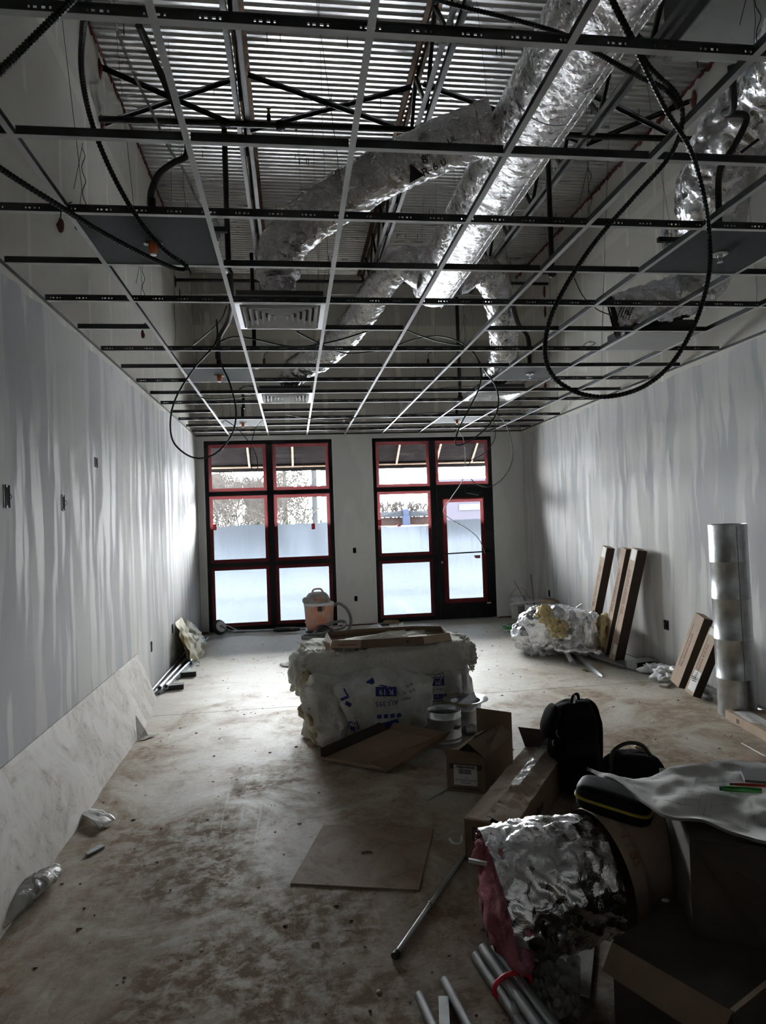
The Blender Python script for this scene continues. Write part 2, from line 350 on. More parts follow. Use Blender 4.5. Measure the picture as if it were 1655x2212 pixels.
def copy_tree(o, delta, parent=None):
    c = o.copy(); C.objects.link(c)
    if parent: c.parent = parent
    else: c.location = Vector(o.location)+Vector(delta)
    for ch in list(o.children): copy_tree(ch, delta, c)
    return c
def spline(pts, seg=8):
    P = [Vector(p) for p in pts]; P = [P[0]*2-P[1]]+P+[P[-1]*2-P[-2]]; out = []
    for i in range(1, len(P)-2):
        a, b, c, d = P[i-1:i+3]
        for k in range(seg):
            t = k/seg; out.append(.5*((2*b)+(c-a)*t+(2*a-5*b+4*c-d)*t*t+(-a+3*b-3*c+d)*t**3))
    out.append(P[-2]); return out
def resample(pts, step):
    out = [pts[0]]; acc = 0
    for a, b in zip(pts, pts[1:]):
        L = (b-a).length
        while acc+L >= step:
            t = (step-acc)/L; a = a.lerp(b, t); out.append(a.copy()); L = (b-a).length; acc = 0
        acc += L
    return out
def text(name, body, size, mat, parent, origin, xdir, ydir, ext=.0006, sx=1.0, shear=0):
    cu = bpy.data.curves.new(name, 'FONT'); cu.body = body; cu.size = size; cu.extrude = ext; cu.align_x = 'CENTER'; cu.align_y = 'CENTER'; cu.resolution_u = 2; cu.shear = shear
    tmp = bpy.data.objects.new(name, cu); C.objects.link(tmp); dg = bpy.context.evaluated_depsgraph_get()
    me = bpy.data.meshes.new_from_object(tmp.evaluated_get(dg)); bpy.data.objects.remove(tmp)
    x = Vector(xdir).normalized(); y = Vector(ydir); y = (y-x*y.dot(x)).normalized(); z = x.cross(y)
    mt = Matrix.Translation(Vector(origin)+z*ext) @ Matrix((x*sx, y, z)).transposed().to_4x4()
    me.transform(mt); me.materials.clear(); me.materials.append(M[mat])
    o = bpy.data.objects.new(name, me); C.objects.link(o); o.parent = parent; o.matrix_parent_inverse = Matrix.Translation(parent.location).inverted(); return o
def small_print(par, origin, xdir, ydir, w, h, rows, mat='print_dark', seed=1):
    # rows of print too small to read in the photograph: short dashes, joined as one part
    x = Vector(xdir).normalized(); y = Vector(ydir); y = (y-x*y.dot(x)).normalized(); z = x.cross(y); rg_ = random.Random(seed); m = MB()
    for r_ in range(rows):
        yy = h*(.5-(r_+.5)/rows); u = -w/2
        while u < w/2-.004:
            L = min(rg_.uniform(.03, .09)*w+.003, w/2-u); t_ = h/rows*.28; O = Vector(origin)
            m.slab([O+x*u+y*(yy-t_), O+x*(u+L)+y*(yy-t_), O+x*(u+L)+y*(yy+t_), O+x*u+y*(yy+t_)], z, .0008); u += L+w*.02+.001
    o = m.build('small_print', mat, par); o['kind'] = 'stuff'; return o
XL, XR, YF, ZC, ZD = -1.477, 3.849, 10.95, 3.104, 5.69
S = .6096; GX, GY = -.3414, 1.9425
# ------------------------------------------------------------------ room shell
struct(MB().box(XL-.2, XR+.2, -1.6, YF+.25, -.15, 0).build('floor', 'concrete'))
wl = struct(MB().box(XL-.15, XL, -1.6, YF+.2, 0, ZD+.1).build('wall_left', 'drywall_left'))
wr = struct(MB().box(XR, XR+.15, -1.6, YF+.2, 0, ZD+.1).build('wall_right', 'drywall_right'))
struct(MB().box(XL-.15, XR+.15, -1.75, -1.6, 0, ZD+.1).build('wall_back', 'drywall_far'))
A0, A1, B0, B1, ZH = -1.365, .665, 1.312, 3.325, 3.035
far = MB()
for (x0, x1, z0, z1) in ((XL, A0, 0, ZH), (A1, B0, 0, ZH), (B1, XR, 0, ZH), (XL, XR, ZH, ZD+.1)): far.box(x0, x1, YF, YF+.2, z0, z1)
wf = struct(far.build('wall_far', 'drywall_far'))
# drywall corner returns around the openings
k = 1
for (x0, x1) in ((A0, A1), (B0, B1)):
    m = MB(); m.box(x0-.012, x0+.004, YF-.004, YF+.05, 0, ZH+.004).box(x1-.004, x1+.012, YF-.004, YF+.05, 0, ZH+.004).box(x0-.012, x1+.012, YF-.004, YF+.05, ZH-.004, ZH+.012)
    struct(m.build('trim_%d' % k, 'trim_white')); k += 1
# roof deck, fluted across the room
d = MB(); pr = []; y = -1.6; P = .0762
while y < YF+.05:
    pr += [(y, ZD), (y+.026, ZD), (y+.038, ZD+.016), (y+.064, ZD+.016)]; y += P
pr.append((y, ZD)); vs = []
for (yy, zz) in pr: vs += [(XL, yy, zz), (XR, yy, zz)]
vs += [(XL, pr[0][0], ZD+.08), (XR, pr[0][0], ZD+.08), (XL, pr[-1][0], ZD+.08), (XR, pr[-1][0], ZD+.08)]; n_ = len(pr)*2
d.add(vs, [(2*i, 2*i+1, 2*i+3, 2*i+2) for i in range(len(pr)-1)]+[(n_, n_+1, n_+3, n_+2)]); ceil_ = struct(d.build('ceiling', 'deck'))
pins = MB(); rr = random.Random(3)
for yy in (5.55, 6.3, 7.35, 7.42, 8.6, 9.3):
    for i in range(12):
        x = XL+.2+rr.random()*5; pins.box(x, x+.006, yy, yy+.006, ZD-.05-rr.random()*.03, ZD+.02)
o = pins.build('roof_screw', 'black_paint', ceil_); o['kind'] = 'stuff'
# red firestop sealant along the deck edge, ragged
for (X, sg, w) in ((XL, 1, wl), (XR, -1, wr)):
    m = MB(); rr = random.Random(5); y = 4.6
    while y < YF-.1:
        h = .014+rr.random()*.032; m.blob((X+sg*.006, y, ZD-h*.5+.008), (.009, .035+.025*rr.random(), h), .010, 30, 2, 10, rr.random()*9); y += .0762
        if int(y/.0762) % 2: m.box(X, X+sg*.012, y-.07, y, ZD-.03, ZD+.04)
    m.build('fire_sealant', 'red_caulk', w)
# ------------------------------------------------------------------ storefronts
YG = YF+.055
def storefront(x0, x1, xm, door):
    fr = {}
    W_, name = .062, 'window_2' if door else 'window_1'
    root = bpy.data.objects.new(name, None); C.objects.link(root); root['kind'] = 'structure'; root.location = (x0, YG, 0)
    def bar(a, b, c, d_, nm='frame_member', dp=.06):
        m = MB().box(a, b, YG-dp/2, YG+dp/2, c, d_); m.build(nm, 'black_metal', root)
    bar(x0, x0+W_, 0, ZH); bar(x1-W_, x1, 0, ZH); bar(x0+W_, x1-W_, ZH-W_, ZH)
    bar(xm-.05, xm+.05, 0, ZH-W_, dp=.075)
    z1, z2 = 1.06, 2.19
    cells = []
    if not door:
        bar(x0+W_, xm-.05, 0, .085); bar(xm+.05, x1-W_, 0, .085)
        for (a, b) in ((x0+W_, xm-.05), (xm+.05, x1-W_)):
            bar(a, b, z1-.035, z1+.035); bar(a, b, z2-.035, z2+.035)
            cells += [(a, b, .085, z1-.035), (a, b, z1+.035, z2-.035), (a, b, z2+.035, ZH-W_)]
    else:
        a, b = x0+W_, xm-.05; bar(a, b, 0, .085); bar(a, b, z1-.035, z1+.035); bar(a, b, z2-.035, z2+.035)
        cells += [(a, b, .085, z1-.035), (a, b, z1+.035, z2-.035), (a, b, z2+.035, ZH-W_)]
        a, b = xm+.05, x1-W_; bar(a, b, z2-.02, z2+.05); cells += [(a, b, z2+.05, ZH-W_)]
    for (a, b, c, d_) in cells:
        MB().box(a, b, YG-.003, YG+.003, c, d_).build('pane', 'glass', root)
        mask(root, a, b, c, d_, .052, YG-.009)
    MB().box(x0-.01, x1+.01, YG-.07, YG+.05, .001, .018).build('sill', 'galv_dull', root)
    return root
def mask(root, a, b, c, d_, w, y, nm='masking_strip'):
    for q in ([(a, c), (b, c), (b-w, c+w), (a+w, c+w)], [(a, d_), (a+w, d_-w), (b-w, d_-w), (b, d_)], [(a, c), (a+w, c+w), (a+w, d_-w), (a, d_)], [(b, c), (b, d_), (b-w, d_-w), (b-w, c+w)]):
        MB().add([(p[0], y, p[1]) for p in q], [(0, 1, 2, 3)]).build(nm, 'red_film', root)
storefront(A0, A1, -.345, False); storefront(B0, B1, 2.315, True)
# glazed door leaf
dx0, dx1, dz1 = 2.3655, 3.2625, 2.1695
dr = bpy.data.objects.new('door_1', None); C.objects.link(dr); dr['kind'] = 'structure'; dr.location = (dx0, YG-.02, 0)
y0, y1 = YG-.05, YG-.006
gx0, gx1, gz0, gz1 = dx0+.10, dx1-.115, .30, 2.0
for q in ((dx0, gx0, .01, dz1), (gx1, dx1, .01, dz1), (gx0, gx1, .01, gz0), (gx0, gx1, gz1, dz1)): MB().box(q[0], q[1], y0, y1, q[2], q[3]).build('door_rail', 'black_metal', dr)
MB().box(gx0, gx1, y0+.02, y0+.026, gz0, gz1).build('pane', 'glass', dr); mask(dr, gx0-.02, gx1+.02, gz0-.02, gz1+.02, .075, y0-.001)
mb = MB(); mb.tube([(dx0+.05, y0-.005, 1.10), (dx0+.05, y0-.06, 1.10), (dx1-.04, y0-.06, 1.115), (dx1-.04, y0-.005, 1.115)], .011, 8); mb.build('push_bar', 'black_paint', dr)
MB().cyl((dx0+.05, y0+.01, .96), (dx0+.05, y0-.012, .96), .02).build('lock_cylinder', 'galv_dull', dr)
MB().box(dx1-.42, dx1-.14, y0-.05, y0, 2.09, 2.15).build('door_closer', 'black_metal', dr)
MB().bar((dx1-.40, y0-.06, 2.09), (dx1-.2, y0-.03, 2.05), .02, .01).build('closer_arm', 'galv_dull', dr)
MB().box(dx1-.11, dx1-.04, y0-.002, y0, .245, .27).build('sticker', 'paper', dr)
# plastic film hung outside against the glass
def film(nm, x0, x1, top, lab, y, bot=.02, seed=0):
    def fn(u, v):
        tp = top+.03*noise.noise((u*5+seed, 1, 0)); z = bot+(tp-bot)*v; return (x0+(x1-x0)*u, y+.012*noise.noise((u*9+seed, v*1.4, 3))+.004*noise.noise((u*30, v*5, 1)), z)
    return tag(MB().grid(60, 24, fn).build(nm, 'film'), lab, 'plastic sheet')
f1 = film('plastic_sheet', A0+.05, A1-.05, 1.68, 'translucent plastic sheet over the lower panes of the left window', YG+.06, seed=1)
f2 = film('plastic_sheet', B0+.05, 2.33, 1.575, 'translucent plastic sheet over lower panes of the window left of the door', YG+.06, seed=2)
f3 = film('plastic_sheet', 2.36, 3.27, 1.655, 'translucent plastic sheet hung behind the glass of the door', YG+.06, seed=3)
for (px, py, lab) in ((464, 1138, 'red tape square at the far left edge of the left window'), (677, 1136, 'red tape square holding plastic in the right half of the left window'), (820, 1128, 'red tape square at left edge of the window beside the door')):
    p = at(px, py, Y=YG-.012); tag(MB().box(p.x-.028, p.x+.028, YG-.014, YG-.011, p.z-.055, p.z+.04).build('tape_patch', 'red_tape'), lab, 'tape')
p = at(862, 1135, Y=YG+.05); tag(MB().slab([(p.x-.04, p.y, p.z-.015), (p.x+.045, p.y, p.z-.02), (p.x+.03, p.y, p.z+.01), (p.x-.01, p.y, p.z+.02)], (0, -1, 0), .004).build('tape_scrap', 'red_tape'), 'torn red tape scrap at the plastic edge below the church', 'tape')
p = at(1030, 1202, Y=YG+.05); tag(MB().slab([(p.x-.05, p.y, p.z+.02), (p.x-.02, p.y, p.z-.03), (p.x+.06, p.y, p.z-.03), (p.x+.06, p.y, p.z+.02)], (0, -1, 0), .004).build('tape_scrap', 'red_tape'), 'red tape scrap behind the door glass at push bar height', 'tape')
# ------------------------------------------------------------------ outside
ext = struct(MB().box(-150, 200, YF+.25, 330, -.25, -.12).build('ground', 'bounce_ground'))
MB().box(-150, 200, 24, 26.5, -.12, -.05).build('grass_strip', 'grass', ext); MB().box(-150, 200, 15.6, 15.9, -.12, .02).build('kerb', 'kerb', ext)
for i in range(14):
    MB().box(-14+i*2.7, -13.9+i*2.7, 12.2, 15.4, -.12, -.114).build('parking_line', 'trim_white', ext)
MB().box(XL-1, XR+1, YF+.2, 12.1, -.13, -.02).build('walkway', 'kerb', ext)
# canopy
cz0, cy0, cz1, cy1 = 3.35, YF+.22, 2.72, 12.15
can = thing('awning', 'dark fabric awning on copper coloured tubes above the storefront outside', 'awning', (1, cy1, cz1))
xe = at(1035, 990, Y=cy1).x+.18
def sl(u, v): return (XL-.5+(xe-XL+.5)*u, cy0+(cy1-cy0)*v, cz0+(cz1-cz0)*v+.006*noise.noise((u*20, v*3, 0)))
MB().grid(40, 6, sl, th=.004).build('canopy_cloth', 'canopy_fabric', can)
MB().box(XL-.5, xe, cy1, cy1+.006, cz1-.10, cz1+.01).build('valance', 'canopy_fabric', can)
MB().slab([(xe, cy0, cz0), (xe, cy1, cz1), (xe, cy1, cz1-.1), (xe, cy0, cz1-.02)], (1, 0, 0), .005).build('side_panel', 'canopy_fabric', can)
MB().cyl((XL-.5, cy1-.03, cz1-.02), (xe, cy1-.03, cz1-.02), .018, 8).build('front_tube', 'canopy_tube', can)
for px in (536, 632, 862, 950, 1028):
    x = at(px, 985, Y=11.8).x; MB().cyl((x, cy0, cz0-.03), (x, cy1-.03, cz1-.02), .02, 8).build('rafter_tube', 'canopy_tube', can)
MB().box(XL-2, XR+2, YF+.2, YF+.26, 3.04, 3.5).build('fascia', 'canopy_fabric', can)
# bare trees
def tree_mesh(seed, h=9.0, depth=7, thick=.07, dec=.67):
    rg = random.Random(seed); br = MB(); tk = MB()
    def go(p, d, L, r, k, mb):
        q = p+d*L; mb.tube([p, (p+q)/2+Vector((rg.uniform(-1, 1), rg.uniform(-1, 1), 0))*L*.05, q], (lambda i, t: r*(1-.3*t)), 3 if k < depth-1 else 6, False, False)
        if k == 0: return
        for _ in range(3 if k > 1 else 4):
            e = (d+Vector((rg.uniform(-1, 1), rg.uniform(-1, 1), rg.uniform(-.35, .75)))*.85).normalized(); go(q if _ else p.lerp(q, .6), e, L*rg.uniform(.6, .86), r*dec, k-1, br)
    go(Vector((0, 0, -.2)), Vector((rg.uniform(-.08, .08), 0, 1)).normalized(), h*.19, thick, depth, tk); return tk, br
protos = []
for s_ in (1, 2, 3): protos.append(tree_mesh(s_))
protos.append(tree_mesh(5, 9.0, 5, .32, .7))
kinds = []
for tk, br in protos:
    a = tk.build('trunk', 'bark'); b = br.build('branches', 'bark'); kinds.append((a.data, b.data)); bpy.data.objects.remove(a); bpy.data.objects.remove(b)
spots = [(455, 30), (478, 38), (500, 33), (522, 27), (548, 36), (572, 31), (600, 29), (628, 26), (655, 40), (700, 58), (512, 50), (560, 52), (465, 55), (490, 27), (585, 44), (535, 42), (610, 52), (445, 35)]
tl = ['bare grey tree at the left edge of the left window', 'bare tree behind the left panes, second from the window edge', 'slender bare tree near the middle of the left panes', 'near bare tree whose twigs fill the upper left pane', 'bare tree just left of the window mullion', 'bare tree directly behind the window mullion', 'bare tree in front of the conifer', 'pale many-stemmed bare tree in front of the conifer', 'bare tree just left of the utility poles', 'faint distant bare tree between and beyond the poles', 'distant bare tree in the thicket behind left panes', 'distant bare tree right of the thicket centre', 'distant bare tree at the far left of the thicket', 'near bare sapling low in the left middle pane', 'bare tree at the rear right of the thicket', 'bare tree in the second row right of thicket middle', 'distant bare tree behind the conifer', 'bare tree mostly hidden behind the left window jamb']
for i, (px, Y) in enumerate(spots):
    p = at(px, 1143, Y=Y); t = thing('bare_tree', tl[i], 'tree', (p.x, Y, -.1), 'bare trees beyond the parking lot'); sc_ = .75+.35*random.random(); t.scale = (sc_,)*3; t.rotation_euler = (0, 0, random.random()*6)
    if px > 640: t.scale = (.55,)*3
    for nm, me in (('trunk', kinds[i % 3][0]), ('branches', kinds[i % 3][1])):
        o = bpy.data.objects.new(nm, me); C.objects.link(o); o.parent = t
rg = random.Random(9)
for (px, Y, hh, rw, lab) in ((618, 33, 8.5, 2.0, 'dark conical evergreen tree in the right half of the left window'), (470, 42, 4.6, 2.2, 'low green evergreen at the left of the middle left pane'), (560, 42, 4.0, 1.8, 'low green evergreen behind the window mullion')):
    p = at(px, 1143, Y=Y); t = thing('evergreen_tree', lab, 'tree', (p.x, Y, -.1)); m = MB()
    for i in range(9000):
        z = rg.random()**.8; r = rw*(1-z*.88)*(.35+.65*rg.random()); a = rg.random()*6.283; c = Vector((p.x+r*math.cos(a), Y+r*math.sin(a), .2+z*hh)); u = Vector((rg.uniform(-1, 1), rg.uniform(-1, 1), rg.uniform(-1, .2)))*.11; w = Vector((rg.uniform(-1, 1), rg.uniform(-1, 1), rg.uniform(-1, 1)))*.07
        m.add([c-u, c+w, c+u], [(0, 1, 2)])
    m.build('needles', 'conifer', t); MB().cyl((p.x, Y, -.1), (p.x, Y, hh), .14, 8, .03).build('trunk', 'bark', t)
for (px, Y, r, mt, lab) in ((678, 26, .105, 'pole_grey', 'grey timber utility pole left of the paler one'), (699, 24, .125, 'pole_white', 'pale bluish pole right of the grey utility pole')):
    p = at(px, 1050, Y=Y); tag(MB().cyl((p.x, Y, -.12), (p.x+.05, Y, 9), r, 12, r*.9).build('utility_pole', mt), lab, 'pole')
# church
Yc = 210; cx = at(874, 1100, Y=Yc).x
z = lambda py: at(874, py, Y=Yc).z
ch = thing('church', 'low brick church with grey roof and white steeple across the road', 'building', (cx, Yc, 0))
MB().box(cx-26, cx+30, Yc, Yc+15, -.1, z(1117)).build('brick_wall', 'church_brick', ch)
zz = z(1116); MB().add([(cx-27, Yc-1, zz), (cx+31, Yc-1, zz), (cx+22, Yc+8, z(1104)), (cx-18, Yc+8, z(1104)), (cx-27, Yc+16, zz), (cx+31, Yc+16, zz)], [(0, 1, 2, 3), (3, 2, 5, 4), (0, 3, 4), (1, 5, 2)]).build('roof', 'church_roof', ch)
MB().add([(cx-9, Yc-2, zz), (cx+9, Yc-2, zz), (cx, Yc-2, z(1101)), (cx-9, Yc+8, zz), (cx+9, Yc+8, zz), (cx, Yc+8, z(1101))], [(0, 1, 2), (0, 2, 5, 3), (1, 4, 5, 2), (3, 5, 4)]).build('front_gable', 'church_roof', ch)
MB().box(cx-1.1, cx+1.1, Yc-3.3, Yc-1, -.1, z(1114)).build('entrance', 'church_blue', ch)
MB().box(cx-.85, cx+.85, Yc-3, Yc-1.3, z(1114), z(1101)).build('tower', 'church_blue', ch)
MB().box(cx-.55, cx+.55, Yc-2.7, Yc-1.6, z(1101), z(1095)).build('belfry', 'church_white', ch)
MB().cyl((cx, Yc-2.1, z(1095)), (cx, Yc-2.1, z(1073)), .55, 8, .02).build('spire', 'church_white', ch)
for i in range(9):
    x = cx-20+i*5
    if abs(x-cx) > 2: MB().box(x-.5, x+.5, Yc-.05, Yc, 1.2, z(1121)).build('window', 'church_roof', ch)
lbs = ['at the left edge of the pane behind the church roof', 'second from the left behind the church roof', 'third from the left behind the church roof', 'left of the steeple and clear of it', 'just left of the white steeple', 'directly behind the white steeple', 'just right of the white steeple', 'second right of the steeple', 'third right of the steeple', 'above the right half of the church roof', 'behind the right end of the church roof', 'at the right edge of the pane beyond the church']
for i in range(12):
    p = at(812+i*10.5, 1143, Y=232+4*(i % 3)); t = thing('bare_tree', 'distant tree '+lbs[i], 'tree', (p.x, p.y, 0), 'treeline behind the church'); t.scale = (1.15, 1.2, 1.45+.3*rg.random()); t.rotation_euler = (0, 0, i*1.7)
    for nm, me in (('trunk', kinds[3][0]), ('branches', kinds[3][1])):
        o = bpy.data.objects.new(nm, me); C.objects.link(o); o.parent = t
# cargo trailer seen through the door
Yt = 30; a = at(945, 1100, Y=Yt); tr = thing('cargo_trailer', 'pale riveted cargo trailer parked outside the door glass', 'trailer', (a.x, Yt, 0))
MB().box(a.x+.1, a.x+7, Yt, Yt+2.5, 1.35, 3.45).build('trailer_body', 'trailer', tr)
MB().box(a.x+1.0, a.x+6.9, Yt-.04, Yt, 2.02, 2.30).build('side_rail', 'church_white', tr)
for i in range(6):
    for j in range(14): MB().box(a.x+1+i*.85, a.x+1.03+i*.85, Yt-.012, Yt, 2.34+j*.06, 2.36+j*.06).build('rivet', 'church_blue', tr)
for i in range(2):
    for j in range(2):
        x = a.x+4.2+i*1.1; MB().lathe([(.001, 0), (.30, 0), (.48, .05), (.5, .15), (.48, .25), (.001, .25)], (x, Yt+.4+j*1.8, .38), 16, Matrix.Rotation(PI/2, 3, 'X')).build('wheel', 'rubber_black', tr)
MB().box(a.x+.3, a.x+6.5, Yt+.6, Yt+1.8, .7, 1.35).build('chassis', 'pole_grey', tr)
# ------------------------------------------------------------------ steel joists
jl = ['open web steel joist nearest the left wall', 'open web steel joist at the middle of the room', 'open web steel joist above the right side of the room']
for ji, jx in enumerate((-.31, 1.22, 2.75)):
    j = thing('steel_joist', jl[ji], 'joist', (jx, 6, ZD), 'steel joists under the roof deck'); zb = 5.10
    for nm, z0, sg, mt in (('top_chord', ZD-.005, -1, 'rust_wood' if ji < 2 else 'steel_grey'), ('bottom_chord', zb, 1, 'steel_grey')):
        ye = YF-.01 if nm == 'top_chord' else YF-.95
        for sx in (-1, 1):
            m = MB(); x0 = jx+sx*.018; x1 = jx+sx*.062; a_, b_ = sorted((x0, x1)); za, zb_ = sorted((z0, z0+sg*.005)); m.box(a_, b_, 2.6, ye, za, zb_)
            a_, b_ = sorted((x0, x0+sx*.005)); za, zb_ = sorted((z0, z0+sg*.045)); m.box(a_, b_, 2.6, ye, za, zb_); m.build(nm, mt, j)
    y = 3.0; up = True
    while y < 9.9:
        m = MB(); m.bar((jx, y, zb+.03 if up else ZD-.03), (jx, y+.42, ZD-.03 if up else zb+.03), .03, .03, (1, 0, 0)); m.build('web_member', 'pipe_black', j); y += .42; up = not up
    m = MB(); m.bar((jx, 9.98, zb+.02), (jx, 10.85, ZD-.03), .03, .03, (1, 0, 0)); m.build('web_member', 'pipe_black', j)
JX = (XL, -.31, 1.22, 2.75, XR); bl = ['between left wall and first joist', 'between first and middle joists', 'between the middle and right joists', 'between right joist and right wall']
for i in range(4):
    b = thing('cross_bridging', 'crossed black steel bridging bars '+bl[i], 'bridging', ((JX[i]+JX[i+1])/2, 5.84, 5.4), 'cross bridging between joists')
    for (za, zb_, dy) in ((5.55, 5.1, 0), (5.1, 5.55, .05)):
        e0 = .01 if i == 0 else .05; e1 = .01 if i == 3 else .05
        m = MB(); m.bar((JX[i]+e0, 5.84+dy, za), (JX[i+1]-e1, 5.84+dy, zb_), .045, .006).bar((JX[i]+e0, 5.84+dy+.02, za), (JX[i+1]-e1, 5.84+dy+.02, zb_), .006, .045); m.build('brace', 'pipe_black', b)
# red fire sealant where steel and pipes enter the walls
for (X, Y, Z, w) in ((XL, 5.84, 5.55, wl), (XL, 5.87, 5.08, wl), (XR, 5.84, 5.55, wr), (XL, 9.4, 5.03, wl), (XL, 9.76, 4.96, wl), (XR, 9.7, 5.05, wr), (XR, 9.7, 4.75, wr), (XR, 5.85, 5.1, wr)):
    MB().blob((X, Y, Z-.02), (.012, .05, .09), .02, 18, 2, 12, Y+Z).build('fire_sealant', 'red_caulk', w)
# ------------------------------------------------------------------ suspended grid
g = thing('ceiling_grid', 'suspended ceiling grid of slotted white-faced metal tees without tiles', 'ceiling grid', (1, 6, ZC))
rowY = lambda j: GY+j*S
colX = [GX+i*S for i in range(-1, 7)]
def main_tee():
    m = MB(); x0, x1 = XL+.01, XR-.01; w = .0007; h = .041
    m.box(x0, x1, -.012, .012, 0, .0015)
    f = m.build('flange_tmp', 'tee_white'); m = MB()
    m.box(x0, x1, -w, w, .0015, .017).box(x0, x1, -w, w, .025, h).box(x0, x1, -.003, .003, h-.006, h)
    x = x0; k = 0
    pat = [(.0, .006), (.014, .010), (.036, .010), (.056, .006)]
    base = x0+.03; cur = x0
    while base < x1-.1:
        for (o_, wd_) in pat:
            m.box(cur, base+o_, -w, w, .017, .025); cur = base+o_+wd_
        base += .1524
    m.box(cur, x1, -w, w, .017, .025)
    return f.data, m.build('web_tmp', 'tee_web_shaded').data
mf, mw = main_tee()
for o in [o for o in C.objects if o.name.startswith(('flange_tmp', 'web_tmp'))]: bpy.data.objects.remove(o)
def cross_tee(L, axis):
    m = MB(); w = .0007; h = .038; a = .012; b = L-.012
    def bx(m, u0, u1, v0, v1, z0, z1):
        m.box(u0, u1, v0, v1, z0, z1) if axis == 0 else m.box(v0, v1, u0, u1, z0, z1)
    bx(m, a, b, -.012, .012, .0002, .0017); f = m; m2 = MB(); bx(m2, a, b, -w, w, .0017, h); bx(m2, a, b, -.003, .003, h-.005, h)
    return f, m2
def mk(fm, wm, nm, loc):
    o = bpy.data.objects.new(nm, fm); C.objects.link(o); o.parent = g; o.location = Vector(loc)-Vector(g.location)
    c = bpy.data.objects.new('web', wm); C.objects.link(c); c.parent = o; return o
for j in range(0, 15, 2): mk(mf, mw, 'main_tee', (0, rowY(j), ZC))
f, w_ = cross_tee(2*S, 1); fo, wo = f.build('x', 'tee_white'), w_.build('x', 'tee_web_shaded'); f4, w4 = fo.data, wo.data
f, w_ = cross_tee(S, 0); fo2, wo2 = f.build('x', 'tee_white'), w_.build('x', 'tee_web_shaded'); f2_, w2_ = fo2.data, wo2.data
f, w_ = cross_tee(colX[0]-XL, 0); fo3, wo3 = f.build('x', 'tee_white'), w_.build('x', 'tee_web_shaded'); f3_, w3_ = fo3.data, wo3.data
for o in (fo, wo, fo2, wo2, fo3, wo3): bpy.data.objects.remove(o)
for i, x in enumerate(colX):
    for j in range(-2, 14, 2): mk(f4, w4, 'cross_tee', (x, rowY(j), ZC))
    # stub to far wall
m = MB()
for x in colX: mk(f2_, w2_, 'cross_tee', (x, rowY(14), ZC)).rotation_euler = (0, 0, PI/2)
skip = {5: (0, 1, 3), 11: (0, 3, 4)}   # bays whose short tee is not yet installed; 1 is a diffuser bay
for j in range(1, 15, 2):
    mk(f3_, w3_, 'short_tee', (XL+.005, rowY(j), ZC))
    for i in range(7):
        if i in skip.get(j, ()): continue
        mk(f2_, w2_, 'short_tee', (colX[i], rowY(j), ZC))
    if j in (1, 3, 7, 9, 13): o = mk(f3_, w3_, 'short_tee', (colX[7], rowY(j), ZC))
m = MB()
for (x0, x1, y0, y1) in ((XL, XL+.022, .5, YF), (XR-.022, XR, .5, YF), (XL, XR, YF-.022, YF)): m.box(x0, x1, y0, y1, ZC-.001, ZC+.001)
m.build('wall_angle', 'tee_web_shaded', g); m = MB()
for (x0, x1, y0, y1) in ((XL, XL+.002, .5, YF), (XR-.002, XR, .5, YF), (XL, XR, YF-.002, YF)): m.box(x0, x1, y0, y1, ZC, ZC+.022)
m.build('wall_angle', 'tee_web_shaded', g)
rg = random.Random(11)
for j in range(0, 15, 2):
    for x in (-.95+.05, .27, 1.49, 2.72, 3.3):
        dx = rg.uniform(-.25, .25); m = MB(); m.tube([(x, rowY(j), ZC+.03), (x+.01, rowY(j), ZC+.12), (x+dx*.5, rowY(j)+.05, 4.4), (x+dx, rowY(j)+.1, ZD)], .0013, 4, False)
        if rg.random() < .6: m.tube([(x+.02+.008*math.cos(k), rowY(j)+.008*math.sin(k), ZC+.03+k*.018) for k in range(16)], .0018, 4, False).tube([(x+.02, rowY(j), ZC+.32), (x-.03, rowY(j)+.02, ZC+.12)], .0013, 4, False)
        m.build('hanger_wire', 'wire', g)
